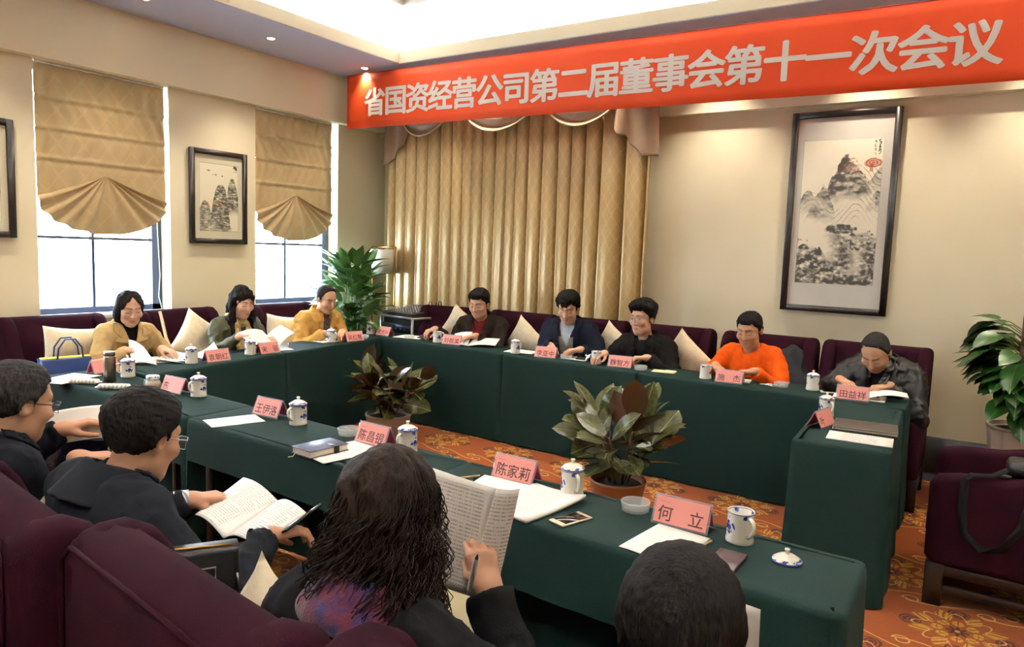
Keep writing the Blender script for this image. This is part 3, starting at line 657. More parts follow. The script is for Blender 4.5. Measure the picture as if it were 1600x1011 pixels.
picture('tall ink landscape scroll in black frame on the back wall', 0.775, 1.56, 0.048, (-1.005, YW-0.004, 1.21), 0, (0.125, 0.86, 0.14, 0.855), art_large(400, 170), rad(0.6))
picture('small ink mountain painting in black frame between the windows', 0.575, 0.825, 0.045, (XW+0.004, 3.992, 1.582), R90, (0.17, 0.845, 0.14, 0.865), art_small(190, 110), 0, (214, 210, 186))
picture('ink painting in black frame cut off by the left edge', 0.575, 0.825, 0.045, (XW+0.004, 2.075, 1.582), R90, (0.17, 0.845, 0.14, 0.865), art_small(150, 90, 21), 0, (214, 210, 186))

# ================================================================== BANNER
ban = M('red_banner_cloth'); ban.set(rough=0.6, spec=0.3)
ban.color(ban.mix(ban.noise(2.0, 2).step(0.3, 0.7), rgb(238, 90, 42), rgb(232, 82, 36)))
tr = ban.n('ShaderNodeBsdfTranslucent'); tr.inputs[0].default_value = rgb(240, 80, 40); mx = ban.n('ShaderNodeMixShader'); mx.inputs[0].default_value = 0.22
ban.link(ban.b.outputs[0], mx.inputs[1]); ban.link(tr.outputs[0], mx.inputs[2]); ban.link(mx.outputs[0], ban.nt.nodes['Material Output'].inputs[0]); ban = ban.m
bx0, bx1, by = -5.54, 0.27, 5.262
def ban_y(x, f): return by+0.008*math.sin(x*2.1+1)+0.004*math.sin(x*5.3)
def ban_pt(u, v):
    x = bx0+u*(bx1-bx0); zt = 3.301-0.0115*(x-bx0)+0.004*math.sin(x*1.7); z = zt-v*0.523
    return (x, ban_y(x, v), z)
bt = thing('banner', 'long red banner with white lettering hung across the room', 'banner', (0, 0, 0))
MB().grid(ban_pt, 120, 8, thick=0.0012).obj('cloth', ban, bt)
MB().tube([ban_pt(i/40, 0.0) for i in range(41)], 0.004, 5).obj('cord', mat('red_cord', (150, 30, 20), 0.7), bt)
letter_m = mat('white_lettering', (255, 252, 248), 0.6, var=0.01)
text = '省国资经营公司第二届董事会第十一次会议'
adv = 0.2760
for i, ch in enumerate(text):
    src = text_mesh(ch, 0.2945, 0.0, 0.0, 'CENTER', 3)
    x = -5.269+0.123+i*adv; zc = 2.992-0.0115*(x-bx0)+0.027
    co = np.empty(len(src.vertices)*3, np.float32); src.vertices.foreach_get('co', co); co = co.reshape(-1, 3); co[:, 1] -= 0.111
    fs = [tuple(p.vertices) for p in src.polygons]; bpy.data.meshes.remove(src); mb = MB()
    for q in range(9):
        a_ = q*PI/4; dx, dz = (0.0095*math.cos(a_), 0.0065*math.sin(a_)) if q < 8 else (0, 0)
        mb.add([(x+c[0]+dx, ban_y(x+c[0]+dx, 1)-0.0030-0.0002*q, zc+c[1]*0.97+dz-0.0115*c[0]) for c in co], fs)
    if ch == '二':     # two separate strokes
        zm = np.median([v[2] for v in mb.v]); hi_ = [i_ for i_, f_ in enumerate(mb.f) if np.mean([mb.v[k_][2] for k_ in f_]) > zm]
        for sel in (set(hi_), set(range(len(mb.f)))-set(hi_)):
            m2 = MB(); m2.add(mb.v, [mb.f[i_] for i_ in sorted(sel)]); me = m2.mesh('lettering', [letter_m]); b_ = bmesh.new(); b_.from_mesh(me); bmesh.ops.delete(b_, geom=[v for v in b_.verts if not v.link_faces], context='VERTS'); b_.to_mesh(me); b_.free(); link('lettering', me, bt)
    else: mb.obj('lettering', letter_m, bt)

# ================================================================== FLOOR LAMP, FLIGHT CASE
brass = mat('brass', (176, 136, 70), 0.3, metal=1.0)
lamp = thing('floor_lamp', 'brass floor lamp with square white fabric shade in the corner', 'lamp', (-5.49, 5.78, 0))
MB().rbox(-0.14, 0.14, -0.14, 0.14, 0, 0.025, 0.006, 1).obj('base', brass, lamp)
for x in (-0.165, 0.165): MB().rbox(x-0.008, x+0.008, -0.008, 0.008, 0.02, 1.60, 0.002, 1).obj('post', brass, lamp)
MB().rbox(-0.173, 0.173, -0.009, 0.009, 1.59, 1.607, 0.002, 1).obj('crossbar', brass, lamp)
MB().rbox(-0.15, 0.15, -0.007, 0.007, 0.02, 0.034, 0.002, 1).obj('crossbar', brass, lamp)
shade = mat('white_lampshade', (226, 220, 204), 0.8, var=0.04)
MB().lathe([(0.148, 1.32), (0.15, 1.32), (0.15, 1.575), (0.148, 1.575), (0.148, 1.32)], 40).obj('lamp_shade', shade, lamp)
MB().tube([(0, 0, 1.59), (0, 0, 1.45)], 0.006, 8).obj('socket_stem', brass, lamp)
case_m = mat('black_case_laminate', (18, 18, 20), 0.5, bump=0.2, bscale=200); alu = mat('aluminium_edge', (190, 190, 195), 0.35, metal=1.0)
fc = thing('flight_case', 'black flight case with aluminium edges beside leafy plant', 'equipment case', (-4.93, 5.68, 0), rad(-12))
cw, cd, ch_ = 0.27, 0.24, 0.90
MB().box(-cw+0.004, cw-0.004, -cd+0.03, cd-0.004, 0.06, ch_-0.004).obj('body', case_m, fc)
e = MB()
for x in (-cw, cw):
    for y in (-cd, cd): e.rbox(x-0.012, x+0.012, y-0.012, y+0.012, 0.05, ch_, 0.003, 1)
for z in (0.06, ch_):
    for y in (-cd, cd): e.rbox(-cw, cw, y-0.012, y+0.012, z-0.012, z+0.012, 0.003, 1)
    for x in (-cw, cw): e.rbox(x-0.012, x+0.012, -cd, cd, z-0.012, z+0.012, 0.003, 1)
e.obj('edging', alu, fc)
for z in (0.78, 0.66, 0.54, 0.42):
    u = MB().rbox(-cw+0.02, cw-0.02, -cd+0.005, -cd+0.04, z-0.05, z+0.045, 0.004, 1).obj('rack_unit', mat('dark_rack_panel', (24, 26, 34), 0.3, metal=0.4), fc)
    for k in range(5): MB().lathe([(0.0001, 0.012), (0.009, 0.012), (0.011, 0.0)], 10).obj('knob', mat('blue_grey_knob', (60, 80, 130), 0.3), u, (-0.16+k*0.075, -cd+0.004, z), (R90, 0, 0))
for sx in (-1, 1):
    MB().rbox(sx*cw-0.004, sx*cw+0.018, -0.05, 0.05, 0.5, 0.62, 0.004, 1).obj('latch', alu, fc)
for x in (-0.2, 0.2):
    for y in (-0.17, 0.17): MB().lathe([(0.0001, -0.03), (0.03, -0.03), (0.03, 0.03), (0.0001, 0.03)], 12).obj('caster', case_m, fc, (x, y, 0.03), (0, R90, 0))
mixr = thing('audio_mixer', 'black audio mixing desk lying on top of flight case', 'mixer', (-4.93, 5.66, 0.912), rad(-12))
MB().prism([(-0.22, 0.0), (0.22, 0.0), (0.22, 0.085), (0.12, 0.07), (-0.22, 0.03)], -0.25, 0.25, 'x', 0.004, 1, smooth=False).obj('chassis', mat('mixer_black', (26, 26, 28), 0.45), mixr)
for i in range(10):
    for j in range(5):
        y = -0.18+j*0.06; MB().lathe([(0.0001, 0.014), (0.006, 0.014), (0.008, 0.0)], 8).obj('knob', mat('grey_knob', (150, 150, 155), 0.4), mixr, (-0.21+i*0.045, y, 0.037+(y+0.22)*0.118))
for x, h in ((0.1, 0.05), (0.14, 0.07), (-0.02, 0.05)): MB().tube([(x, 0.2, 0.08), (x, 0.21, 0.08+h), (x+0.02, 0.22, 0.08+h*0.9), (x+0.03, 0.23, 0.03)], 0.005, 6).obj('cable', case_m, mixr)
# ================================================================== THINGS ON THE TABLES
ZI = ZTAB+0.001
porc = M('white_porcelain'); porc.set(rough=0.18, coat=0.3)
_p = porc.mix(porc.noise(3, 1), rgb(240, 236, 222), rgb(234, 229, 212)); porc.color(_p); porc = porc.m
# porcelain printed with a cobalt spray (on +x and -x sides of the mug) and rim marks
pp = M('blue_printed_porcelain'); pp.set(rough=0.18, coat=0.3)
X, Y, Z = pp.xyz('Object')
fl = pp.noise(75, 3, 0.6)
dd = (Y*Y*0.9+(Z-0.050)*(Z-0.050)).sqrt(); spray = ((dd-0.020-0.014*(fl-0.5)).lt(0.0))*(fl.gt(0.5))*(X.abs().gt(0.012))
core = (dd.lt(0.009))*(X.abs().gt(0.012))
ang = Y.atan2(X); rimm = ((Z-0.0945).abs().lt(0.0011)).max(((Z-0.086).abs().lt(0.007))*((ang*4.0+0.8).cos().gt(0.6))*(fl.gt(0.48)))
pp.color(pp.mix(spray.max(core).max(rimm), rgb(240, 236, 222), rgb(40, 62, 140))); pp = pp.m
lm = M('blue_rim_porcelain'); lm.set(rough=0.18, coat=0.3)
X, Y, Z = lm.xyz('Object'); fl = lm.noise(90, 3, 0.6); rr = (X*X+Y*Y).sqrt()
lm.color(lm.mix((rr.gt(0.034)*(fl.gt(0.53))).max((rr-0.0435).abs().lt(0.0018)), rgb(240, 236, 222), rgb(46, 66, 140))); lm = lm.m
mug_body = MB().lathe([(0.0001, 0.003), (0.034, 0.003), (0.036, 0.0), (0.0405, 0.0), (0.0425, 0.004), (0.0425, 0.010), (0.0405, 0.018), (0.0402, 0.095), (0.0412, 0.0975), (0.0400, 0.0985), (0.0378, 0.0970), (0.0375, 0.016), (0.0001, 0.012)], 28).mesh('mug_body', [pp])
mug_handle = MB().tube([(0.0, -0.038, 0.082), (0, -0.050, 0.087), (0, -0.063, 0.082), (0, -0.068, 0.068), (0, -0.064, 0.050), (0, -0.053, 0.035), (0, -0.040, 0.027)], [0.0065, 0.0065, 0.006, 0.0055, 0.0055, 0.0055, 0.006], 8).mesh('mug_handle', [porc])
LIDP = [(0.0001, 0.020), (0.010, 0.0198), (0.022, 0.0165), (0.034, 0.0095), (0.0435, 0.0025), (0.0445, 0.0), (0.0425, -0.0012), (0.0001, -0.0012)]
lid_me = MB().lathe(LIDP, 28).mesh('lid', [lm])
knob_me = MB().lathe([(0.0001, 0.036), (0.0075, 0.0355), (0.0085, 0.033), (0.0065, 0.028), (0.0055, 0.020), (0.0075, 0.017)], 14).mesh('knob', [porc])
def mug(x, y, hang, label, lid=True):
    t = thing('tea_mug', label, 'mug', (x, y, ZI), hang, 'blue and white porcelain tea mugs')
    link('cup_body', mug_body, t); link('handle', mug_handle, t)
    if lid: l = link('lid', lid_me, t, (0, 0, 0.0995)); link('knob', knob_me, l)
    return t
def loose_lid(x, y, z, label, rot=(0, 0, 0)):
    t = thing('mug_lid', label, 'mug lid', (x, y, z)); t.rotation_euler = rot
    link('lid_disc', lid_me, t); link('knob', knob_me, t); return t
# handles towards the drinker for the near row (local -y), others as seen
mug(-4.408, 2.383, rad(-15), 'lidded tea mug beside steel thermos flask')
mug(-3.595, 2.335, rad(10), 'lidded tea mug right of the tilted name card by glass tea jar')
mug(-2.697, 2.272, rad(5), 'lidded tea mug on near row behind blank white sheet')
mug(-1.987, 2.255, rad(2), 'lidded tea mug on near row above curly hair')
mug(-1.175, 2.220, rad(48), 'lidded tea mug behind the paper stack and phone')
mug(-0.567, 2.182, rad(50), 'open tea mug without lid at right end of near row', False)
loose_lid(-0.414, 2.125, ZI+0.0013, 'mug lid lying alone on the nearest table end')
mug(-4.60, 2.936, rad(-100), 'lidded tea mug between trench coat woman and her name card')
mug(-4.66, 3.461, rad(-110), 'lidded tea mug in front of woman in green')
mug(-4.80, 4.408, rad(90), 'lidded tea mug in front of man in tan jacket')
mug(-5.00, 5.10, rad(120), 'lidded tea mug at far corner before leafy plant')
mug(-4.156, 5.099, rad(160), 'open tea mug by right hand of brown jacket man', False)
mug(-3.27, 5.05, rad(170), 'lidded tea mug left of the navy coat man')
mug(-2.506, 5.045, rad(200), 'open tea mug by right hand of man with glasses', False)
loose_lid(-2.60, 5.10, ZI+0.030, 'mug lid leaning beside open mug before man with glasses', (rad(20), rad(-48), 0))
mug(-1.618, 5.01, rad(180), 'open tea mug left of name card before orange sweater', False)
mug(-0.915, 5.10, rad(190), 'lidded tea mug between orange sweater man and leather jacket man')
mug(-0.690, 4.30, rad(40), 'lidded tea mug on the right side table behind name card')
# --- name cards
acr = M('clear_acrylic'); acr.set(rough=0.08, spec=0.5); acr.color(rgb(222, 226, 236)); acr.set(alpha=0.26); acr = acr.m
pink = mat('pink_card', (232, 150, 140), 0.6, var=0.03); deep = mat('deep_pink_card', (196, 60, 88), 0.6); inkm = mat('dark_red_ink', (58, 18, 18), 0.6); thinred = mat('faint_red_print', (190, 110, 100), 0.6)
CW, CH, CD = 0.19, 0.098, 0.040       # width, slant height, half depth
SL = math.atan2(CD, math.sqrt(CH*CH-CD*CD))
def name_card(x, y, rz, body, label, mode=0):
    """local -y face reads towards the viewer side; both faces printed"""
    t = thing('name_card', label, 'name card', (x, y, ZI), rz, 'tent shaped pink name cards')
    zt = CH*math.cos(SL)
    for s in (-1, 1):
        mt = Matrix.Translation((0, s*CD, 0.001)) @ Matrix.Rotation(0 if s < 0 else PI, 4, 'Z') @ Matrix.Rotation(-SL, 4, 'X')
        p = MB().rbox(-CW/2, CW/2, -0.0012, 0.0012, 0.0, CH, 0.0008, 1, tf=mt).obj('acrylic_panel', acr, t)
        ins = MB().box(-CW/2+0.007, CW/2-0.007, -0.0020, -0.0014, 0.007, CH-0.006); me = ins.mesh('insert', [pink]); me.transform(mt); ic = link('paper_insert', me, t)
        me = MB().box(-CW/2+0.007, CW/2-0.007, 0.0014, 0.0020, 0.007, CH-0.006).mesh('insert', [deep]); me.transform(mt); link('paper_insert', me, t, label='deep pink inner sheet')
        n = len(body); sz = 0.052
        for ci, chx in enumerate(body):
            if chx == '\u3000': continue
            tm = text_mesh(chx, sz, 0.0004, 0.0, 'CENTER', 2, 1.0); tm.materials.append(inkm)
            tm.transform(mt @ Matrix.Translation(((ci-(n-1)/2)*sz, -0.0024, 0.019)) @ Matrix.Rotation(PI/2, 4, 'X')); link('lettering', tm, ic)
        hd = MB().box(-CW/2+0.018, -CW/2+0.055, -0.0024, -0.0021, CH-0.024, CH-0.0225).mesh('print', [thinred]); hd.transform(mt); link('header_print', hd, ic)
    return t
name_card(-3.78, 2.315, rad(3), '东\u3000\u3000', 'pink name card tilted between glass tea jar and lidded mug')
name_card(-2.938, 2.300, rad(2), '王伊洛', 'pink name card on near row above the blank sheet')
name_card(-2.181, 2.262, rad(-2), '陈昌银', 'pink name card on near row behind navy notebook')
name_card(-1.428, 2.245, rad(-1), '陈家莉', 'pink name card on near row behind the paper stack')
name_card(-0.753, 2.196, rad(-1), '何\u3000立', 'pink name card nearest the viewer, beside open mug')
name_card(-4.65, 2.36, rad(100), '\u3000', 'name card half hidden by the steel thermos flask')
name_card(-4.555, 3.10, rad(88), '袁朝红', 'pink name card before trench coat woman')
name_card(-4.630, 3.60, rad(91), '宋\u3000丽', 'pink name card before woman in green')
name_card(-4.715, 4.59, rad(82), '吴红雁', 'pink name card before man in tan jacket')
name_card(-4.81, 5.10, rad(-6), '黄光兴', 'pink name card at far corner in front of flight case')
name_card(-3.965, 5.08, rad(10), '刘祖滨', 'pink name card before man in brown jacket')
name_card(-2.955, 5.035, rad(10), '李亚中', 'pink name card before man in navy coat')
name_card(-2.29, 5.03, rad(10), '魏智方', 'pink name card before man with glasses')
name_card(-1.435, 4.97, rad(6), '施\u3000杰', 'pink name card before man in orange sweater')
name_card(-0.643, 4.925, rad(4), '田益祥', 'pink name card before man in black leather jacket')
name_card(-0.665, 4.02, rad(78), '叶\u3000\u3000', 'name card seen edge-on on the right side table')

# --- papers
sheet_m = mat('white_paper', (246, 243, 236), 0.75, var=0.015)
pm = M('printed_paper'); pm.set(rough=0.75)
X, Y, Z = pm.xyz('Object')
lines = ((Y*2*PI/0.0085).sin().gt(0.3))*(pm.noise(420, 1, stretch=(1, 0.05, 1)).gt(0.46))*(X.abs().lt(0.078))*(Y.abs().lt(0.112))
para = pm.noise(60, 1, stretch=(0.02, 1, 1)).gt(0.36)
pm.color(pm.mix(lines*para*0.5, rgb(246, 243, 236), rgb(90, 90, 96))); pm = pm.m
def sheet(x, y, w, h, ang, label, z=None, n=1, m=None, curl=0.0, seed=0, cat='paper'):
    """loose sheet or thin stack, w across (local x), h along local y"""
    th = 0.0008*n; mb = MB(); rs = np.random.RandomState(seed+5); ph = rs.rand(3)*6.28
    def fn(u, v):
        z_ = th+0.0012*(1+math.sin(u*5+v*3+ph[0]))*0.5+curl*max(0, (u+v-1.2))**2
        return ((u-0.5)*w, (v-0.5)*h, z_)
    mb.grid(fn, 9, 9, thick=max(0.0006, th))
    o = mb.obj('paper_sheet' if n < 5 else 'paper_stack', m or sheet_m, None, (x, y, z if z else ZI), rad(ang)); return tag(o, label, cat)
sheet(-4.585, 2.115, 0.20, 0.31, 22, 'white papers spread at left corner of the near row', n=3, m=pm, seed=1)
sheet(-3.80, 2.155, 0.10, 0.16, 72, 'small white sheet in front of glass tea jar and card', seed=2)
sheet(-2.975, 2.118, 0.167, 0.248, -19.5, 'blank white sheet before empty place on near row', seed=3)
sheet(-2.20, 2.085, 0.21, 0.297, -12, 'white sheets under the navy notebook', n=3, m=pm, seed=4)
sheet(-1.415, 2.070, 0.21, 0.297, 10, 'lower sheet pile left of phone on near row, partly covered', n=6, m=sheet_m, seed=5)
sheet(-1.245, 2.060, 0.235, 0.297, -12, 'thick printed paper stack next to the phone on near row', n=14, m=pm, curl=0.03, seed=6, cat='paper stack')
sheet(-0.745, 2.025, 0.177, 0.25, -6, 'white sheet in front of nearest name card', n=2, seed=7)
sheet(-4.83, 3.22, 0.20, 0.26, 80, 'printed pages lying before trench coat woman, right half', n=4, m=pm, curl=0.12, seed=8)
sheet(-4.86, 2.90, 0.20, 0.27, 70, 'printed pages fanned before trench coat woman, left half', n=6, m=pm, curl=0.05, seed=9)
sheet(-4.80, 3.80, 0.21, 0.28, 75, 'white sheets under elbow of woman in green', n=2, m=pm, seed=10)
sheet(-4.93, 4.42, 0.21, 0.297, 85, 'white sheets before man in tan jacket', n=2, m=pm, seed=11)
sheet(-4.56, 5.20, 0.21, 0.29, 100, 'white sheets lying at far corner right of name card', n=3, m=sheet_m, seed=12)
sheet(-3.28, 5.17, 0.26, 0.20, 8, 'white sheet left of navy coat man behind mug', n=2, seed=13)
sheet(-2.74, 5.18, 0.24, 0.19, 5, 'white sheet under the hands of navy coat man', n=2, seed=14)
sheet(-1.42, 5.10, 0.19, 0.16, 10, 'white sheet under hands of orange sweater man', n=2, seed=15)
sheet(-0.62, 5.06, 0.30, 0.21, 4, 'open white pages before man in leather jacket', n=3, m=pm, seed=16)
sheet(-0.455, 3.85, 0.292, 0.19, 4, 'printed pages at front of the right side table', n=3, m=pm, seed=17)
def open_book(name, loc, rot, w, h, label, lift=0.03, curl=0.02, cat='booklet', cover=None, gut=0.0):
    """open booklet: two page blocks bowing up from the spine; local x across, y up the page"""
    t = thing(name, label, cat, loc); t.rotation_euler = rot
    for s in (-1, 1):
        def fn(u, v, s=s):
            x = s*u*w; return (x, (v-0.5)*h, gut*0+lift*math.sin(min(1, u*1.1)*PI*0.75)*(1-0.4*u)+curl*u*u*(1 if s > 0 else 0.6)*(0.3+v))
        mb = MB(); mb.grid(fn, 16, 8, thick=0.004 if s > 0 else -0.004); mb.obj('page_block', pm, t)
    return t
# --- notebook with strap
nb = thing('notebook', 'closed navy notebook with strap on near row', 'notebook', (-2.262, 2.022, ZI+0.0035), rad(-6))
navy = mat('navy_leatherette', (58, 66, 92), 0.4, bump=0.2, bscale=300); page = mat('cream_page_edges', (232, 222, 196), 0.8, var=0.1, vscale=200, stretch=(1, 1, 30)); blackleather = mat('black_leather', (16, 15, 16), 0.4, spec=0.25, var=0.2, bump=0.25, bscale=180)
MB().rbox(-0.066, 0.066, -0.096, 0.096, 0.0, 0.003, 0.001, 1).obj('cover', navy, nb); MB().rbox(-0.066, 0.066, -0.096, 0.096, 0.026, 0.029, 0.001, 1).obj('cover', navy, nb)
MB().rbox(-0.066, -0.062, -0.096, 0.096, 0.0, 0.029, 0.001, 1).obj('spine', navy, nb); MB().box(-0.062, 0.062, -0.092, 0.092, 0.003, 0.026).obj('page_block', page, nb)
MB().rbox(0.02, 0.0695, 0.02, 0.045, 0.0292, 0.0312, 0.0005, 1).obj('strap', blackleather, nb); MB().rbox(0.0662, 0.0695, 0.02, 0.045, 0.0, 0.031, 0.0005, 1).obj('strap', blackleather, nb)
MB().tube([(-0.02, -0.09, 0.012), (-0.02, -0.108, 0.010), (-0.022, -0.118, -0.002), (-0.03, -0.135, -0.003)], 0.0016, 5).obj('ribbon', mat('cream_ribbon', (224, 214, 190), 0.7), nb)
# --- phones
def phone(x, y, ang, label, body, w=0.062, l=0.126, scr=(16, 12, 12)):
    t = thing('mobile_phone', label, 'phone', (x, y, ZI), rad(ang))
    MB().rbox(-w/2, w/2, -l/2, l/2, 0.0, 0.0078, 0.003, 2).obj('case', body, t)
    MB().rbox(-w/2+0.004, w/2-0.004, -l/2+0.017, l/2-0.017, 0.0074, 0.0083, 0.0003, 1).obj('screen', mat('phone_screen_%d' % scr[0], scr, 0.05), t)
    MB().lathe([(0.0001, 0.0), (0.0045, 0.0), (0.005, -0.001)], 14).obj('home_button', body, t, (0, -l/2+0.0085, 0.0084))
phone(-1.062, 2.007, -18, 'white and gold phone lying face up on near row', mat('champagne_phone', (228, 214, 186), 0.25, metal=0.3), 0.068, 0.134)
phone(-0.80, 5.09, -70, 'black phone with white rim beside lidded mug on back row', mat('white_phone_rim', (214, 210, 204), 0.25))
w_ = thing('wallet', 'dark card wallet at bottom edge of nearest sheet', 'wallet', (-0.551, 2.000, ZI), rad(0))
MB().rbox(-0.04, 0.04, -0.068, 0.068, 0, 0.014, 0.003, 2).obj('cover', mat('brown_sheen_cover', (74, 54, 54), 0.35, var=0.3), w_); MB().rbox(-0.041, -0.036, -0.066, 0.066, 0.002, 0.012, 0.001, 1).obj('spine', blackleather, w_)
# --- ashtrays (glass)
glass = M('clear_glass'); glass.set(rough=0.04, alpha=0.30, spec=0.8); glass.color(rgb(225, 232, 230)); glass = glass.m
ash_me = MB().lathe([(0.0001, 0.0), (0.042, 0.0), (0.047, 0.004), (0.050, 0.030), (0.0495, 0.033), (0.046, 0.033), (0.0435, 0.012), (0.038, 0.008), (0.0001, 0.008)], 32).mesh('glass_dish', [glass])
for (x, y, lb) in ((-2.376, 2.290, 'glass ashtray left of card behind the notebook'), (-0.932, 2.225, 'glass ashtray between phone and nearest name card'), (-4.80, 4.80, 'glass ashtray between far corner mug and tan jacket card'), (-4.50, 5.10, 'glass ashtray at far corner before flight case'), (-2.80, 5.085, 'glass ashtray right of the card before navy coat man'), (-2.115, 5.01, 'glass ashtray right of card before man with glasses'), (-1.108, 5.06, 'glass ashtray beside white earphones'), (-4.775, 3.86, 'glass ashtray right of card before woman in green')):
    t = thing('ashtray', lb, 'ashtray', (x, y, ZI), 0, 'round glass ashtrays'); link('glass_dish', ash_me, t); MB().lathe([(0.0452, 0.0325), (0.048, 0.0345), (0.0502, 0.0325)], 32).obj('rim', glass, t)
# --- thermos, tea jar, towels
th = thing('thermos_flask', 'brushed steel thermos flask on near left corner', 'thermos', (-4.33, 2.232, ZI))
steel = mat('brushed_steel', (150, 140, 128), 0.32, metal=1.0, var=0.15, vscale=60, stretch=(1, 1, 0.05))
MB().lathe([(0.0001, 0), (0.031, 0), (0.0335, 0.003), (0.0335, 0.150), (0.031, 0.156), (0.0001, 0.156)], 32).obj('flask_body', steel, th); MB().lathe([(0.030, 0.156), (0.0315, 0.158), (0.0315, 0.178), (0.028, 0.182), (0.0001, 0.182)], 32).obj('screw_lid', mat('steel_lid', (130, 124, 116), 0.35, metal=1.0), th)
tj = thing('glass_tea_jar', 'squat glass jar of amber tea with printed lid', 'tea jar', (-3.945, 2.275, ZI))
MB().lathe([(0.0001, 0.0), (0.028, 0.0), (0.040, 0.012), (0.044, 0.03), (0.040, 0.048), (0.034, 0.056), (0.034, 0.062), (0.032, 0.062), (0.032, 0.056), (0.038, 0.046), (0.0415, 0.03), (0.038, 0.013), (0.0001, 0.004)], 28).obj('jar_body', glass, tj)
tea = mat('amber_tea', (206, 140, 24), 0.15); MB().lathe([(0.0001, 0.005), (0.036, 0.0135), (0.0405, 0.03), (0.037, 0.045), (0.0001, 0.045)], 24).obj('tea', tea, tj)
MB().lathe([(0.036, 0.060), (0.037, 0.064), (0.037, 0.076), (0.033, 0.081), (0.0001, 0.083)], 28).obj('lid', lm, tj)
MB().tube([(0.036, 0, 0.05), (0.055, 0, 0.048), (0.06, 0, 0.03), (0.05, 0, 0.016), (0.038, 0, 0.014)], 0.004, 7).obj('handle', glass, tj, None, (0, 0, rad(200)))
stripe = M('striped_towel'); stripe.set(rough=0.9); X, Y, Z = stripe.xyz('Object'); stripe.color(stripe.mix(((X*2*PI/0.022).sin().gt(0.35))*0.55, rgb(240, 236, 226), rgb(120, 112, 104))); stripe.bump(stripe.noise(300, 2), 0.4, 0.003); stripe = stripe.m
def towel(x, y, ang, label, l=0.17):
    t = thing('rolled_towel', label, 'towel', (x, y, ZI), rad(ang), 'wrapped rolled towels')
    MB().rbox(-l/2, l/2, -0.027, 0.027, 0, 0.030, 0.013, 3).obj('roll', stripe, t); MB().rbox(-l/2-0.012, -l/2+0.004, -0.022, 0.022, 0.010, 0.016, 0.003, 1).obj('wrapper_end', sheet_m, t); MB().rbox(l/2-0.004, l/2+0.012, -0.022, 0.022, 0.010, 0.016, 0.003, 1).obj('wrapper_end', sheet_m, t)
towel(-4.37, 2.105, 30, 'white rolled towel beside thermos, left of two'); towel(-4.10, 2.135, 40, 'striped rolled towel right of thermos, nearer the table edge')
# --- pencils, pen, folded strip
pcl = mat('pencil_wood', (214, 186, 132), 0.5); tip = mat('graphite_tip', (60, 50, 40), 0.5)
def pencil(a, b, label, z=ZI+0.0042):
    t = thing('pencil', label, 'pencil', (a[0], a[1], z)); d = Vector((b[0]-a[0], b[1]-a[1], 0)); L = d.length; t.rotation_euler = (0, 0, math.atan2(d.y, d.x))
    MB().tube([(0, 0, 0), (L-0.02, 0, 0)], 0.0036, 6).obj('shaft', pcl, t); MB().tube([(L-0.02, 0, 0), (L, 0, 0)], [0.0036, 0.0005], 6).obj('tip', tip, t)
pencil((-2.02, 1.975), (-1.93, 2.06), 'short pencil beside sheets under notebook'); pencil((-1.63, 2.06), (-1.545, 2.20), 'pencil on cloth left of the paper pile'); pencil((-0.655, 2.02), (-0.63, 2.14), 'pencil right of nearest white sheet'); pencil((-3.86, 2.20), (-3.70, 2.235), 'pencil lying before the tilted name card')
# --- earphones, folder, small books on back row
ear = mat('white_plastic', (240, 240, 238), 0.35); ep = thing('earphones', 'white wired earphones coiled on back row', 'earphones', (-1.19, 5.05, ZI+0.003))
MB().tube([(0.05*math.cos(a*0.7)*(1-a/30)+0.012*math.sin(a*2.3), 0.035*math.sin(a*0.7)*(1-a/40)+0.01*math.cos(a*1.9), 0.004+0.003*math.sin(a*1.3)) for a in [k*0.35 for k in range(60)]], 0.0019, 5).obj('cable', ear, ep)
for q in ((0.075, 0.03), (0.09, 0.045)): MB().lathe([(0.0001, 0.012), (0.006, 0.010), (0.0075, 0.004), (0.004, -0.001), (0.0001, -0.002)], 12).obj('earbud', ear, ep, (q[0], q[1], 0.003))
fo = thing('folder', 'dark brown leather folder on right side table', 'folder', (-0.462, 4.10, ZI+0.002), rad(6)); fm = mat('brown_leather', (70, 58, 50), 0.45, var=0.35, vscale=6, bump=0.2, bscale=120)
MB().rbox(-0.15, 0.15, -0.115, 0.115, 0.012, 0.018, 0.003, 2).obj('cover', fm, fo); MB().rbox(-0.15, 0.15, -0.115, 0.115, 0.0, 0.004, 0.002, 1).obj('cover', fm, fo); MB().box(-0.142, 0.145, -0.11, 0.11, 0.004, 0.012).obj('page_block', page, fo)
sheet(-0.585, 4.09, 0.06, 0.2, 6, 'white pages sticking out left of brown folder', n=4, z=ZI, seed=30)
sb = thing('notepad', 'small open yellow notepad before man with glasses', 'notepad', (-1.95, 5.06, ZI), rad(10))
MB().rbox(-0.085, 0.0, -0.055, 0.055, 0, 0.006, 0.002, 1).obj('page_block', mat('yellow_pages', (226, 214, 164), 0.8), sb); MB().rbox(0.0, 0.085, -0.055, 0.055, 0, 0.009, 0.002, 1).obj('page_block', mat('yellow_pages', (226, 214, 164), 0.8), sb); MB().rbox(-0.088, 0.088, -0.058, 0.058, -0.0005, 0.0015, 0.0005, 1).obj('cover', blackleather, sb)
dk = thing('document_case', 'flat black document case by elbow of navy coat man', 'folder', (-2.62, 5.205, ZI), rad(8)); MB().rbox(-0.12, 0.12, -0.08, 0.08, 0, 0.014, 0.004, 2).obj('cover', blackleather, dk); MB().rbox(-0.115, 0.115, -0.076, 0.076, 0.0141, 0.0165, 0.001, 1).obj('flap', blackleather, dk)
hat = thing('cloth_cap', 'dark plum cap lying beside right hand of brown jacket man', 'cap', (-4.42, 5.27, ZI)); capm = mat('plum_felt', (60, 30, 42), 0.9)
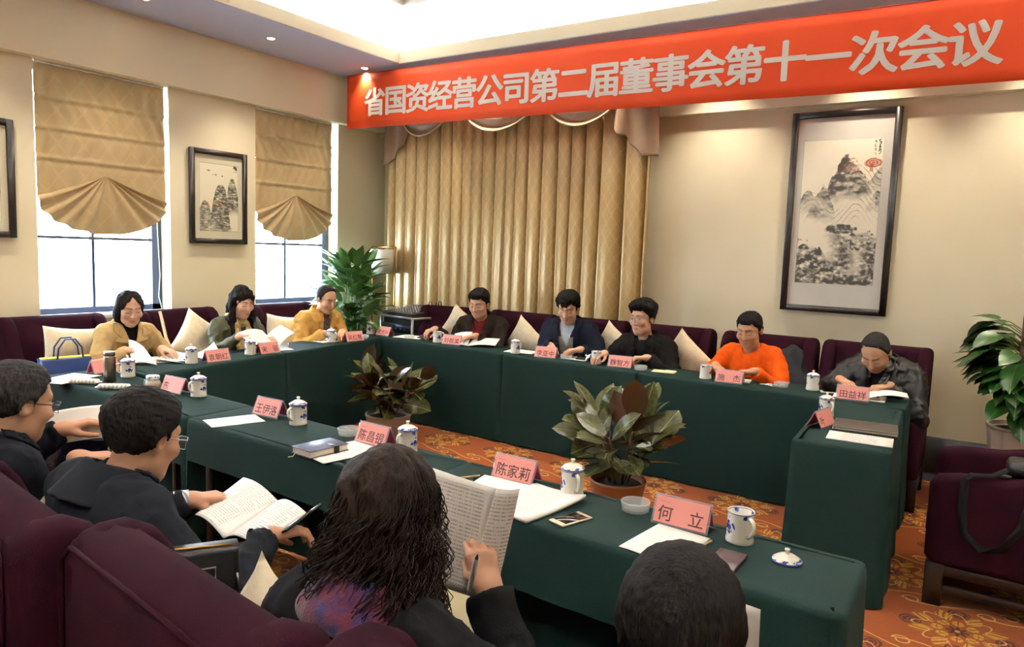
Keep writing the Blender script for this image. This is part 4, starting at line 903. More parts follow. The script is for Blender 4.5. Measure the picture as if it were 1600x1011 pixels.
MB().lathe([(0.075, 0.0), (0.078, 0.012), (0.07, 0.024), (0.045, 0.033), (0.0001, 0.035)], 24).obj('crown', capm, hat); MB().lathe([(0.06, 0.001), (0.10, 0.001), (0.102, 0.004), (0.06, 0.008)], 24).obj('brim', capm, hat)
# ================================================================== PLANTS
def leaf_mesh(name, m, shape, fold=0.25, droop=0.35, n=7):
    """base at origin, along +y, unit length; shape(t) = half width"""
    mb = MB(); vs = []; fs = []
    for i in range(n):
        t = i/(n-1); w = shape(t); z = -droop*t*t*0.5
        for s in (-1, -0.5, 0, 0.5, 1): vs.append((s*w, t, z+abs(s)*w*fold))
    for i in range(n-1):
        for j in range(4): a = i*5+j; fs.append((a, a+1, a+6, a+5))
    mb.add(vs, fs, True); me = mb.mesh(name, [m]); return me
def leafmat(name, c, c2, under, rough=0.3):
    m = M(name); X, Y, Z = m.xyz('Object'); rib = X.abs().lt(0.008); nz = m.noise(9, 3)
    g = m.n('ShaderNodeNewGeometry'); m.color(m.mix(E(m.nt, g.outputs['Backfacing']), m.mix(rib*0.5, m.mix(nz.step(0.3, 0.7), rgb(c), rgb(c2)), rgb(150, 160, 90)), rgb(under))); m.set(rough=rough, spec=0.5); return m.m
def place_leaf(root, me, p, d, nrm, size, wscale=1.0, parent=None):
    d = Vector(d).normalized(); nrm = Vector(nrm); nrm = (nrm-d*nrm.dot(d)).normalized(); x = d.cross(nrm)
    o = bpy.data.objects.new('leaf', me); COL.objects.link(o); o.parent = root
    o.matrix_local = Matrix(((x.x*size*wscale, d.x*size, nrm.x*size, p[0]), (x.y*size*wscale, d.y*size, nrm.y*size, p[1]), (x.z*size*wscale, d.z*size, nrm.z*size, p[2]), (0, 0, 0, 1))); return o
soil = mat('potting_soil', (44, 32, 24), 0.95, var=0.4, vscale=60, bump=0.8, bscale=80); stem_m = mat('green_stem', (86, 110, 50), 0.6); bark = mat('brown_stem', (96, 62, 42), 0.8)
def pot(root, r0, r1, h, m, n=32, flat=False):
    b = MB().lathe([(0.0001, 0.0), (r0, 0.0), (r1, h-0.02), (r1*1.03, h-0.015), (r1*1.03, h), (r1*0.95, h), (r1*0.93, h-0.03), (0.0001, h-0.03)], n, smooth=not flat).obj('pot', m, root)
    MB().lathe([(r1*0.94, h-0.032), (r1*0.5, h-0.022), (0.0001, h-0.018)], 20).obj('soil', soil, root)
# --- big leafy plant in the corner
pl = thing('potted_plant', 'large leafy green plant in the corner between window and curtain', 'plant', (-5.36, 5.22, 0))
pot(pl, 0.13, 0.18, 0.34, mat('dark_glazed_pot', (40, 44, 50), 0.3)); spl = leafmat('glossy_green_leaf', (60, 108, 44), (38, 80, 32), (92, 128, 70), 0.28)
lance = leaf_mesh('lance_leaf', spl, lambda t: 0.19*math.sin(PI*min(1, 0.06+t*0.94))**0.8*(1-0.45*t)+0.002, 0.35, 0.5); rs = np.random.RandomState(4)
for i in range(175):
    a = rs.rand()*2*PI; hz = 0.62+0.92*rs.rand()**0.85; el = 0.0+0.9*max(0, (hz-0.85))/0.7+0.30*rs.randn(); el = min(1.35, max(-0.25, el)); rad0 = 0.04+0.27*rs.rand()*(1 if hz < 1.25 else 0.55)
    p = Vector((rad0*math.cos(a), rad0*math.sin(a), hz-0.10)); 
    p.x = max(p.x, -0.24)
    d = Vector((math.cos(a)*math.cos(el), math.sin(a)*math.cos(el), math.sin(el)))
    d.x = max(d.x, -0.35)
    if p.x+d.normalized().x*0.33 < -0.45: d.x = 0.1
    place_leaf(pl, lance, p, d, (0, 0, 1) if el < 1.0 else (-math.cos(a), -math.sin(a), 0.3), 0.19+0.12*rs.rand(), 1.6)
    if i % 3 == 0: MB().tube([(0.05*math.cos(a), 0.05*math.sin(a), 0.32), (p.x*0.55, p.y*0.55, 0.32+(p.z-0.32)*0.55), tuple(p)], 0.004, 5).obj('stem', stem_m, pl)
# --- rubber plants standing on the carpet inside the ring
rub = leafmat('rubber_leaf', (76, 78, 42), (54, 57, 32), (66, 44, 30), 0.25)
ell = leaf_mesh('oval_leaf', rub, lambda t: 0.27*math.sin(PI*min(1.0, 0.04+t*0.96))**0.62+0.002, 0.16, 0.35)
def rubber(loc, label, potm, r, h, seed, nst, nleaf, hmax, spread):
    t = thing('rubber_plant', label, 'plant', (loc[0], loc[1], 0)); pot(t, r*0.78, r, h, potm); rs = np.random.RandomState(seed)
    for s in range(nst):
        a = 2*PI*(s+0.35*rs.rand())/nst; rr = spread*(0.45+0.4*rs.rand()); top = Vector((rr*math.cos(a), rr*math.sin(a), h+(hmax-h)*(0.50+0.35*rs.rand()))); b0 = Vector((0.05*math.cos(a), 0.05*math.sin(a), h-0.03)); mid = b0.lerp(top, 0.5)+Vector((0, 0, 0.05))
        MB().tube([b0, mid, top], [0.009, 0.007, 0.005], 6).obj('stem', bark, t)
        for q in range(nleaf):
            f_ = 0.30+0.70*(q+0.5)/nleaf; p = b0.lerp(mid, f_*2) if f_ < 0.5 else mid.lerp(top, f_*2-1); aa = a+q*2.4+0.6*rs.randn(); el = -0.35+1.35*f_+0.25*rs.randn(); el = max(-0.75, min(1.35, el))
            d = Vector((math.cos(aa)*math.cos(el), math.sin(aa)*math.cos(el), math.sin(el))); d += Vector((math.cos(a), math.sin(a), 0))*0.55; d.normalize(); L = (0.20+0.08*rs.rand())*(1.0 if el > -0.2 else 1.1)
            st = p+d*0.035; MB().tube([p, st], 0.003, 5).obj('petiole', bark, t); place_leaf(t, ell, st, d, Vector((0, 0, 1))+0.5*Vector((rs.randn(), rs.randn(), 0)), L, 0.95+0.3*rs.rand())
    return t
rubber((-4.05, 4.35), 'rubber plant in pale pot on carpet, left of two', mat('pale_glazed_pot', (176, 176, 172), 0.3, var=0.1), 0.185, 0.235, 12, 7, 8, 0.64, 0.40)
rubber((-1.80, 4.0), 'rubber plant in brown pot on carpet, right of two', mat('terracotta_pot', (150, 100, 66), 0.5, var=0.15), 0.17, 0.235, 29, 8, 8, 0.70, 0.36)
# --- pothos climbing a coir pole by the right edge
po = thing('climbing_plant', 'climbing pothos on brown pole in white pot at right edge', 'plant', (0.27, 5.72, 0))
wpot = mat('white_pot', (206, 196, 186), 0.5, var=0.06); pot(po, 0.13, 0.19, 0.58, wpot, 12, True)
MB().lathe([(0.05, 0.5), (0.05, 1.45), (0.046, 1.46), (0.0001, 1.46)], 12).obj('coir_pole', mat('coir', (84, 58, 44), 0.95, var=0.4, vscale=50, bump=1.0, bscale=60), po)
hl_ = leafmat('pothos_leaf', (40, 84, 28), (26, 58, 22), (70, 104, 50), 0.3); heart = leaf_mesh('heart_leaf', hl_, lambda t: 0.42*(math.sin(PI*min(1, 0.10+t*0.90)))**0.7*(1-0.5*t)+0.002, 0.18, 0.5); rs = np.random.RandomState(9)
for i in range(170):
    hz = 0.62+0.78*((i*0.618) % 1); a = i*2.4+0.5*rs.randn(); p0 = Vector((0.05*math.cos(a), 0.05*math.sin(a), hz)); d = Vector((math.cos(a), math.sin(a), 0.35)); L = 0.09+0.11*rs.rand(); p = p0+d.normalized()*L
    if p.y+0.26*max(0.0, math.sin(a)) > 0.36: continue
    MB().tube([p0, p0.lerp(p, 0.5)+Vector((0, 0, 0.02)), p], 0.0035, 5).obj('petiole', stem_m, po); dd = Vector((math.cos(a), math.sin(a), -0.35+0.5*(hz-0.9)+0.2*rs.randn())); place_leaf(po, heart, p, dd, (0.2*rs.randn(), 0.2*rs.randn(), 1), 0.17+0.07*rs.rand())
# ================================================================== PEOPLE (signed-distance figures, surface nets)
def sd_rc(P, a, b, ra, rb):
    a = np.asarray(a, np.float32); b = np.asarray(b, np.float32); ab = b-a; L2 = float(ab@ab)+1e-12
    t = np.clip(((P-a)@ab)/L2, 0, 1); Q = P-a-t[:, None]*ab
    return np.sqrt(np.einsum('ij,ij->i', Q, Q))-(ra+(rb-ra)*t)
def sd_el(P, c, r):
    q = P-np.asarray(c, np.float32); r = np.asarray(r, np.float32); k0 = np.sqrt(((q/r)**2).sum(1)); k1 = np.sqrt(((q/(r*r))**2).sum(1))+1e-9
    return k0*(k0-1)/k1
def smin(a, b, k): h = np.clip(0.5+0.5*(b-a)/k, 0, 1); return b*(1-h)+a*h-k*h*(1-h)
def smax(a, b, k): return -smin(-a, -b, k)
_H = np.random.RandomState(99).rand(65536).astype(np.float32)
def vnoise(P, s, seed=0):
    q = P*np.asarray(s, np.float32)+seed*17.3+100.0; i = np.floor(q).astype(np.int64); f = (q-i).astype(np.float32); f = f*f*(3-2*f)
    def h(a, b, c): return _H[((i[:, 0]+a)*7919+(i[:, 1]+b)*104729+(i[:, 2]+c)*1299721) & 65535]
    x, y, z = f[:, 0], f[:, 1], f[:, 2]
    return (((h(0,0,0)*(1-x)+h(1,0,0)*x)*(1-y)+(h(0,1,0)*(1-x)+h(1,1,0)*x)*y)*(1-z)+((h(0,0,1)*(1-x)+h(1,0,1)*x)*(1-y)+(h(0,1,1)*(1-x)+h(1,1,1)*x)*y)*z)-0.5
def nets(f, lo, hi, h, nb=5):
    """sparse-block surface nets of f(P)<0; returns verts, quads"""
    lo = np.asarray(lo, float); hi = np.asarray(hi, float); B = h*nb
    n = np.maximum(1, np.ceil((hi-lo)/B).astype(int)); g = np.stack(np.meshgrid(*[np.arange(k) for k in n], indexing='ij'), -1).reshape(-1, 3)
    cen = (lo+(g+0.5)*B).astype(np.float32); d = f(cen); g = g[np.abs(d) < B*1.0]
    K = len(g)
    if K == 0: return np.zeros((0, 3), np.float32), np.zeros((0, 4), np.int64)
    l = np.stack(np.meshgrid(*[np.arange(nb+1)]*3, indexing='ij'), -1).reshape(-1, 3)
    I = (g[:, None, :]*nb+l[None]).reshape(-1, 3); P = (lo+I*h).astype(np.float32); D = np.empty(len(P), np.float32)
    for a in range(0, len(P), 400000): D[a:a+400000] = f(P[a:a+400000])
    m = nb+1; D = D.reshape(K, m, m, m); S = D < 0
    c = [S[:, i:nb+i, j:nb+j, k:nb+k] for i in (0, 1) for j in (0, 1) for k in (0, 1)]; cnt = sum(x.astype(np.int8) for x in c)
    act = (cnt > 0) & (cnt < 8); ka, ia, ja, la = np.nonzero(act); N = len(ka); acc = np.zeros((N, 3), np.float32); num = np.zeros(N, np.float32)
    def at(i, j, k): return D[ka, ia+i, ja+j, la+k]
    co = {(i, j, k): at(i, j, k) for i in (0, 1) for j in (0, 1) for k in (0, 1)}
    for ax in range(3):
        o = [a for a in range(3) if a != ax]
        for u in (0, 1):
            for v in (0, 1):
                p0 = [0, 0, 0]; p0[o[0]] = u; p0[o[1]] = v; p1 = list(p0); p1[ax] = 1
                a, b = co[tuple(p0)], co[tuple(p1)]; x = (a < 0) != (b < 0); t = np.where(x, a/np.where(x, a-b, 1), 0)
                q = np.tile(np.array(p0, np.float32), (N, 1)); q[:, ax] = t; acc += q*x[:, None]; num += x
    cell = g[ka]*nb+np.stack([ia, ja, la], 1); V = (lo+(cell+acc/num[:, None])*h).astype(np.float32)
    dim = n*nb+2; key = ((cell[:, 0]+1)*(dim[1]+2)+cell[:, 1]+1)*(dim[2]+2)+cell[:, 2]+1; od = np.argsort(key); ks = key[od]
    F = []
    for ax in range(3):
        o = [(ax+1) % 3, (ax+2) % 3]; sl = [slice(0, nb)]*3; s2 = list(sl); s2[ax] = slice(1, nb+1)
        s0 = S[(slice(None),)+tuple(sl)]; s1 = S[(slice(None),)+tuple(s2)]; kk, i0, i1, i2 = np.nonzero(s0 != s1)
        gi = g[kk]*nb+np.stack([i0, i1, i2], 1); flip = s0[kk, i0, i1, i2]; quad = []
        ok = np.ones(len(gi), bool)
        for du, dv in ((0, 0), (-1, 0), (-1, -1), (0, -1)):
            cc = gi.copy(); cc[:, o[0]] += du; cc[:, o[1]] += dv; kq = ((cc[:, 0]+1)*(dim[1]+2)+cc[:, 1]+1)*(dim[2]+2)+cc[:, 2]+1
            j = np.clip(np.searchsorted(ks, kq), 0, len(ks)-1); ok &= ks[j] == kq; quad.append(od[j])
        Q = np.stack(quad, 1)[ok]; fl = flip[ok]; Q[~fl] = Q[~fl][:, ::-1]; F.append(Q)
    return V, np.concatenate(F)
def v3(*a): return np.array(a, float)
def unit(v): v = np.asarray(v, float); return v/(np.linalg.norm(v)+1e-12)
def frame(yaw, pitch=0.0, roll=0.0):
    """columns right, forward, up; yaw = direction angle of 'forward' in xy; pitch>0 looks down"""
    f = v3(math.cos(yaw), math.sin(yaw), 0); r = v3(f[1], -f[0], 0); u = v3(0, 0, 1)
    f2 = math.cos(pitch)*f-math.sin(pitch)*u; u2 = math.cos(pitch)*u+math.sin(pitch)*f
    r3 = math.cos(roll)*r-math.sin(roll)*u2; u3 = math.sin(roll)*r+math.cos(roll)*u2
    return np.stack([r3, f2, u3], 1)
# ---------------------------------------------------------------- head
def head_sdf(P, sex='m', fat=0.0):
    j = 0.92 if sex == 'f' else 1.0+fat; X = np.abs(P[:, 0]); Q = np.stack([X, P[:, 1], P[:, 2]], 1)
    d = sd_el(P, (0, -0.012, 0.036), (0.075, 0.095, 0.084))
    d = smin(d, sd_el(P, (0, 0.022, -0.030), (0.056*j, 0.070, 0.080)), 0.03)
    d = smin(d, sd_el(P, (0, 0.052, -0.088), (0.036*j, 0.034, 0.030)), 0.03)
    d = smin(d, sd_el(Q, (0.043*j, 0.020, -0.062), (0.019, 0.033, 0.028)), 0.03)
    d = smin(d, sd_el(Q, (0.042, 0.058, -0.018), (0.026, 0.026, 0.024)), 0.022)
    d = smin(d, sd_rc(Q, (0.0, 0.079, 0.034), (0.040, 0.066, 0.036), 0.012, 0.010), 0.016)
    d = smax(d, -sd_el(Q, (0.032, 0.100, 0.012), (0.019, 0.017, 0.0115)), 0.012)
    d = smin(d, sd_el(Q, (0.032, 0.071, 0.010), (0.0165, 0.0145, 0.0125)), 0.004)
    d = smin(d, sd_rc(P, (0, 0.082, 0.022), (0, 0.104, -0.022), 0.0085, 0.0115), 0.010)
    d = smin(d, sd_el(Q, (0.011, 0.095, -0.026), (0.0095, 0.010, 0.008)), 0.006)
    d = smin(d, sd_rc(Q, (0, 0.0905, -0.0545), (0.021, 0.083, -0.0585), 0.0052, 0.003), 0.005)
    d = smin(d, sd_rc(Q, (0, 0.0885, -0.0655), (0.018, 0.082, -0.0620), 0.0060, 0.003), 0.005)
    d = smax(d, -sd_rc(Q, (0, 0.097, -0.0600), (0.024, 0.089, -0.0605), 0.0017, 0.001), 0.002)
    e = sd_el(Q, (0.079, -0.012, 0.002), (0.010, 0.020, 0.032)); e = smax(e, -sd_el(Q, (0.090, -0.008, 0.004), (0.008, 0.011, 0.019)), 0.005)
    return smin(d, e, 0.008)
def head_color(P, skin, sex, eyes, lipc):
    X = np.abs(P[:, 0]); Q = np.stack([X, P[:, 1], P[:, 2]], 1); c = np.tile(np.array(skin, np.float32), (len(P), 1))
    def put(m, col): nonlocal c; c = c*(1-m[:, None])+np.array(col, np.float32)*m[:, None]
    ck = np.exp(-((X-0.045)/0.022)**2-((P[:, 2]+0.025)/0.022)**2)*(P[:, 1] > 0.02); put(0.18*ck, np.array(skin)*np.array([1.08, 0.80, 0.78]))
    lip = np.minimum(sd_rc(Q, (0, 0.0935, -0.0545), (0.022, 0.084, -0.0590), 0.0050, 0.0028), sd_rc(Q, (0, 0.0915, -0.0655), (0.018, 0.085, -0.0625), 0.0056, 0.0028)); put(np.clip(-lip/0.002+0.5, 0, 1)*0.75, lipc)
    ml = sd_rc(Q, (0, 0.097, -0.0600), (0.024, 0.088, -0.0607), 0.0014, 0.001); put(np.clip(-ml/0.0012+1.0, 0, 1)*0.75, np.array(lipc)*0.35)
    br = sd_rc(Q, (0.014, 0.090, 0.036), (0.048, 0.074, 0.040), 0.0052, 0.0030); put(np.clip(-br/0.002+0.6, 0, 1)*(0.80 if sex == 'm' else 0.7), (0.02, 0.016, 0.013))
    if eyes == 'open':
        w = sd_rc(Q, (0.022, 0.086, 0.010), (0.043, 0.082, 0.010), 0.0050, 0.0036); put(np.clip(-w/0.0012+0.5, 0, 1)*(P[:, 1] > 0.05), (0.62, 0.58, 0.54))
        ir = np.hypot(X-0.032, P[:, 2]-0.0105)-0.0050; put(np.clip(-ir/0.001+0.5, 0, 1)*(P[:, 1] > 0.06), (0.02, 0.012, 0.01)); zl = 0.0158
    else: zl = 0.0035
    zc = zl-0.10*np.clip(np.abs(X-0.031)-0.004, 0, 1)*(-1 if eyes == 'down' else 1); lash = (np.abs(P[:, 2]-zc) < 0.0022)*(np.abs(X-0.0315) < 0.0145)*(P[:, 1] > 0.055); put(lash*0.8, (0.03, 0.02, 0.016))
    crease = (np.abs(P[:, 2]-0.0205) < 0.0012)*(np.abs(X-0.0315) < 0.013)*(P[:, 1] > 0.05); put(crease*0.25, np.array(skin)*0.45)
    ns = np.hypot(X-0.0065, (P[:, 2]+0.0335)*1.4)-0.0036; put(np.clip(-ns/0.001+0.4, 0, 1)*(P[:, 1] > 0.085)*0.7, np.array(skin)*0.22)
    return c
# ---------------------------------------------------------------- hand: x across, y fingers, z dorsal; thumb on side s*x
def hand_parts(s, curl=0.35, spread=0.02, thumb=0.3, sc=1.0):
    L = []; k = 0.98*sc
    xs = [0.030, 0.010, -0.010, -0.028]; kl = [0.086, 0.089, 0.084, 0.076]; ln = [(0.042, 0.026, 0.020), (0.046, 0.030, 0.021), (0.042, 0.028, 0.020), (0.033, 0.021, 0.018)]
    cu = curl if isinstance(curl, (list, tuple)) else [curl]*4
    for i in range(4):
        x = s*xs[i]; L.append(((x*0.62*k, 0.004*k, 0.0), (x*k, kl[i]*k, 0.002), 0.0135*k, 0.0112*k, 0.012)); p = v3(x, kl[i], 0.002)*k; ang = 0.0; fa = s*(1.5-i)*spread
        for jn, l in enumerate(ln[i]):
            ang += cu[i]*(0.75, 1.0, 0.7)[jn]*1.15; d = v3(math.sin(fa)*math.cos(ang), math.cos(fa)*math.cos(ang), -math.sin(ang)); q = p+d*l*k
            r0 = (0.0098, 0.0088, 0.0080)[jn]*k*(0.9 if i == 3 else 1); r1 = (0.0088, 0.0080, 0.0068)[jn]*k*(0.9 if i == 3 else 1); L.append((tuple(p), tuple(q), r0, r1, 0.003)); p = q
    p = v3(s*0.020, 0.016, -0.006)*k; q = v3(s*0.043, 0.047, -0.016-0.02*thumb)*k; L.append((tuple(p), tuple(q), 0.0150*k, 0.0115*k, 0.012))
    d1 = unit(v3(s*(0.55-0.9*thumb), 0.85, -0.25-0.4*thumb)); q2 = q+d1*0.032*k; L.append((tuple(q), tuple(q2), 0.0108*k, 0.0095*k, 0.004)); d2 = unit(v3(s*(0.25-1.1*thumb), 0.9, -0.2-0.4*thumb)); L.append((tuple(q2), tuple(q2+d2*0.026*k), 0.0095*k, 0.0075*k, 0.003))
    L.append(((0, -0.012*k, 0), (0, 0.012*k, 0), 0.0245*k, 0.0235*k, 0.02)); return L
def hand_sdf(P, parts):
    d = None
    for a, b, ra, rb, k in parts: e = sd_rc(P, a, b, ra, rb); d = e if d is None else smin(d, e, k)
    return d
skinm = vmat('skin', 0.55, spec=0.22)
def hairmat(name, c, c2):
    m = M(name); m.set(rough=0.6, spec=0.03); n = m.noise(170, 4, 0.6, stretch=(1, 1, 0.15)); m.color(m.mix(n.step(0.35, 0.65), rgb(c), rgb(c2))); m.bump(n, 0.6, 0.004); return m.m
hair_black = hairmat('black_hair', (12, 10, 10), (24, 21, 20)); hair_brown = hairmat('dark_brown_hair', (17, 13, 11), (38, 28, 23)); hair_grey = hairmat('greying_hair', (18, 17, 17), (44, 41, 40))
def ik(a, b, l1, l2, pole):
    d = b-a; L = np.linalg.norm(d); 
    if L > (l1+l2)*0.995: b = a+d/L*(l1+l2)*0.995; d = b-a; L = np.linalg.norm(d)
    x = (l1*l1-l2*l2+L*L)/(2*L); h = math.sqrt(max(0, l1*l1-x*x)); u = d/L; p = np.asarray(pole, float); p = unit(p-u*(p@u)); return a+u*x+p*h, b
def person(label, head, hyaw, hpitch, byaw, hips, wr, wl, hr=None, hl=None, sex='m', skin=(0.50, 0.285, 0.18), hair='short', hairm=None, eyes='down', jacket=None, inner=None, vneck=None, collar=None, collarm=None, sc=1.0, roll=0.0, fat=0.0, girth=1.0, res=1.0, trousers=None, poleR=(0, 0, 0), poleL=(0, 0, 0), wr_len=1.0, cuffm=None, hairp=None, wrinkle=1.0, sh_drop=0.0, lipc=(0.40, 0.16, 0.125), opening=None, lean_fwd=0.03, nl=0.046):
    head = v3(*head); HR = frame(hyaw, hpitch, roll); BR = frame(byaw); r, f = BR[:, 0], BR[:, 1]; up = v3(0, 0, 1); hips = v3(*hips); base = v3(hips[0], hips[1], 0)
    k = sc; nb_ = head+HR@v3(0, -0.030, -0.100)*k; neck = nb_-f*lean_fwd+v3(0, 0, -nl)*k; SC_ = neck+v3(0, 0, -0.056-sh_drop)*k-f*0.008
    sw = (0.172 if sex == 'm' else 0.148)*k*(1+0.4*fat); SR, SL_ = SC_+r*sw, SC_-r*sw; wr, wl = v3(*wr), v3(*wl)
    l1, l2 = 0.29*k*(0.94 if sex == 'f' else 1), 0.265*k*(0.94 if sex == 'f' else 1)
    ER, wr = ik(SR, wr, l1, l2, -0.5*f+0.75*r-0.9*up+v3(*poleR)); EL, wl = ik(SL_, wl, l1, l2, -0.5*f-0.75*r-0.9*up+v3(*poleL))
    # ---- body: one mesh (head+neck, torso, arms, hands, legs)
    def to_head(P): return ((P-head.astype(np.float32))@HR.astype(np.float32))/np.float32(k)
    necka = (neck+v3(0, 0, -0.05)).astype(np.float32)
    def f_head(P):
        return smin(head_sdf(to_head(P), sex, fat)*k, smin(sd_rc(P, nb_+HR@v3(0, 0.012, 0.03)*k, necka, 0.050*k*(0.86 if sex == 'f' else 1)*(1+fat), 0.058*k*(0.88 if sex == 'f' else 1)*(1+fat)), sd_rc(P, necka, necka-v3(0, 0, 0.06), 0.06*k, 0.10*k), 0.03), 0.022*k)
    hh = 0.0036*res; V, F = nets(f_head, np.minimum(head, necka)-0.165*k, np.maximum(head, necka)+0.165*k, hh)
    cols = head_color(to_head(V), skin, sex, eyes, lipc); VS, FS, CS = [V], [F], [cols]; off = len(V)
    hands = []
    for wrist, el, hp, s, S_ in ((wr, ER, hr, -1, SR), (wl, EL, hl, 1, SL_)):
        hp = hp or {}; fd = unit(v3(*hp['dir'])) if 'dir' in hp else unit(wrist-el); nz = v3(*hp.get('up', (0, 0, 1))); nz = unit(nz-fd*(nz@fd)); xx = np.cross(fd, nz); Rm = np.stack([xx, fd, nz], 1)
        parts = hand_parts(s, hp.get('curl', 0.4), hp.get('spread', 0.04), hp.get('thumb', 0.3), k*(0.88 if sex == 'f' else 1.0))
        fore = unit(el-wrist)
        def f_hand(P, wrist=wrist, Rm=Rm, parts=parts, fore=fore): return smin(hand_sdf((P-wrist.astype(np.float32))@Rm.astype(np.float32), parts), sd_rc(P, wrist, wrist+fore*0.09, 0.025*k, 0.03*k), 0.01)
        V, F = nets(f_hand, wrist-0.23, wrist+0.23, 0.0036*res); VS.append(V); FS.append(F+off); CS.append(np.tile(np.array(skin, np.float32)*np.array([1.0, 0.93, 0.9]), (len(V), 1))); off += len(V); hands.append(Rm)
    kneeR, kneeL = hips+f*0.42+r*0.13, hips+f*0.42-r*0.13; kneeR[2] = kneeL[2] = hips[2]+0.0; footR, footL = kneeR-v3(0, 0, hips[2]-0.09)+f*0.03, kneeL-v3(0, 0, hips[2]-0.09)+f*0.03
    spine = unit(SC_-hips); fz = unit(f-spine*(f@spine)); TR = np.stack([np.cross(fz, spine), fz, spine], 1).astype(np.float32)
    hipsf = hips.astype(np.float32); TL = float(np.linalg.norm(SC_-hips)); g = girth*k*(0.90 if sex == 'f' else 1.0)
    def torso(P, e):
        Q = (P-hipsf)@TR; Q = Q*np.array([1, 1/0.70, 1], np.float32); d = sd_rc(Q, (0, 0, 0.0), (0, 0.0, TL*0.45), 0.168*g, 0.158*g*(1+fat)); d = smin(d, sd_rc(Q, (0, 0.0, TL*0.42), (0, 0.012, TL-0.10), 0.155*g*(1+fat), 0.165*g), 0.06)*0.82
        sh = smin(sd_rc(P, SR-r*0.05, SL_+r*0.05, 0.064*k, 0.064*k), sd_rc(P, SC_-v3(0, 0, 0.05), neck-v3(0, 0, 0.060), 0.085*k, 0.055*k), 0.05); return smin(d, sh, 0.06)-e
    def arms(P, e):
        a = np.minimum(smin(sd_rc(P, SR, ER, 0.060*k, 0.045*k), sd_rc(P, ER, wr-unit(wr-ER)*0.015, 0.044*k, 0.033*k), 0.02), smin(sd_rc(P, SL_, EL, 0.060*k, 0.045*k), sd_rc(P, EL, wl-unit(wl-EL)*0.015, 0.044*k, 0.033*k), 0.02)); return a-e
    def legs(P, e): return np.minimum(smin(sd_rc(P, hips+r*0.09, kneeR, 0.085, 0.062), sd_rc(P, kneeR, footR, 0.06, 0.045), 0.03), smin(sd_rc(P, hips-r*0.09, kneeL, 0.085, 0.062), sd_rc(P, kneeL, footL, 0.06, 0.045), 0.03))-e
    def f_body(P): return smin(np.minimum(torso(P, -0.03), arms(P, -0.016)), legs(P, -0.012), 0.04)
    pts = np.stack([SR, SL_, ER, EL, wr, wl, hips, kneeR, kneeL, footR, footL, neck]); lo, hi = pts.min(0)-0.22, pts.max(0)+0.22
    V, F = nets(f_body, lo, hi, 0.018); VS.append(V); FS.append(F+off); CS.append(np.tile(np.array(skin, np.float32), (len(V), 1)))
    b32 = base.astype(np.float32)
    me = np_mesh('person', np.concatenate(VS)-b32, np.concatenate(FS), skinm, np.concatenate(CS)); root = link('person', me, None, tuple(base)); tag(root, label, 'person')
    def child(name, fn, lo, hi, h, m, label=None):
        V, F = nets(fn, lo, hi, h); o = link(name, np_mesh(name, V-b32, F, m), root, label=label); return o
    # ---- clothing
    def folds(P, a=1.0):
        w = vnoise(P, (7, 7, 5), 1); n1 = vnoise(P+0.03*w[:, None], (15, 15, 11), 2); n2 = vnoise(P, (30, 30, 20), 3); rid = 0.5-np.abs(n1)*2
        rid2 = 0.5-np.abs(vnoise(P+0.02*n1[:, None], (26, 26, 15), 6))*2
        dR = np.linalg.norm(P-ER.astype(np.float32), axis=1); dL = np.linalg.norm(P-EL.astype(np.float32), axis=1); dE = np.minimum(dR, dL); elb = 0.006*np.sin(dE*95+9*w)*np.exp(-(dE/0.11)**2)
        return elb*wrinkle+a*wrinkle*1.25*(-0.024*np.clip(rid, 0, 1)**1.6-0.013*np.clip(rid2, 0, 1)**1.4+0.005*n2+0.016*w+0.010)
    neckaxis_a = (nb_+HR@v3(0, 0.0, 0.02)*k).astype(np.float32); ndir = unit(neckaxis_a-necka)
    top = TL+0.02
    def local(P): return (P-hipsf)@TR
    def vcut(P, w0, zb):
        """>0 inside the front opening"""
        Q = local(P); t = np.clip((Q[:, 2]-zb)/(top-zb), 0, 1.3); return np.minimum(w0[0]+(w0[1]-w0[0])*t-np.abs(Q[:, 0]), np.minimum(Q[:, 1]-0.03, Q[:, 2]-zb))
    if jacket is not None:
        jm, thick = jacket
        def f_jacket(P):
            d = smin(torso(P, thick), arms(P, thick*0.8), 0.035)+folds(P)
            d = smax(d, -(sd_rc(P, necka-v3(0, 0, 0.06), neckaxis_a+ndir.astype(np.float32)*0.1, 0.060*k*(1+fat), 0.066*k*(1+fat))), 0.008)
            Q = local(P); d = np.maximum(d, -(Q[:, 2]+0.10))
            for wq, e_, w_ in ((0, ER, wr), (1, EL, wl)): ax = unit(w_-e_).astype(np.float32); d = np.where(((P-w_.astype(np.float32))@ax > -0.012) & (np.linalg.norm(P-w_.astype(np.float32), axis=1) < 0.14), np.maximum(d, (P-w_.astype(np.float32))@ax+0.012), d)
            if opening: d = smax(d, vcut(P, opening[:2], opening[2]), 0.01)
            return d
        if opening and collar is not None:
            def f_lapel(P):
                dj = smin(torso(P, thick), arms(P, thick*0.8), 0.035)+folds(P); e = vcut(P, opening[:2], opening[2]); Q = local(P); t_ = np.clip((Q[:, 2]-opening[2])/(top-opening[2]), 0, 1); w_ = 0.012+0.040*t_
                dd_ = np.maximum(np.abs(dj-0.004)-0.0055, np.maximum(e-0.003, -w_-e)); return np.maximum(dd_, np.maximum(0.03-Q[:, 1], np.abs(Q[:, 0])-0.15))
            child('lapels', f_lapel, SC_-0.36, SC_+0.20, 0.007, jm)
        child('jacket' if inner is not None or collar else 'sweater', f_jacket, lo, hi, 0.009*max(1.0, res), jm)
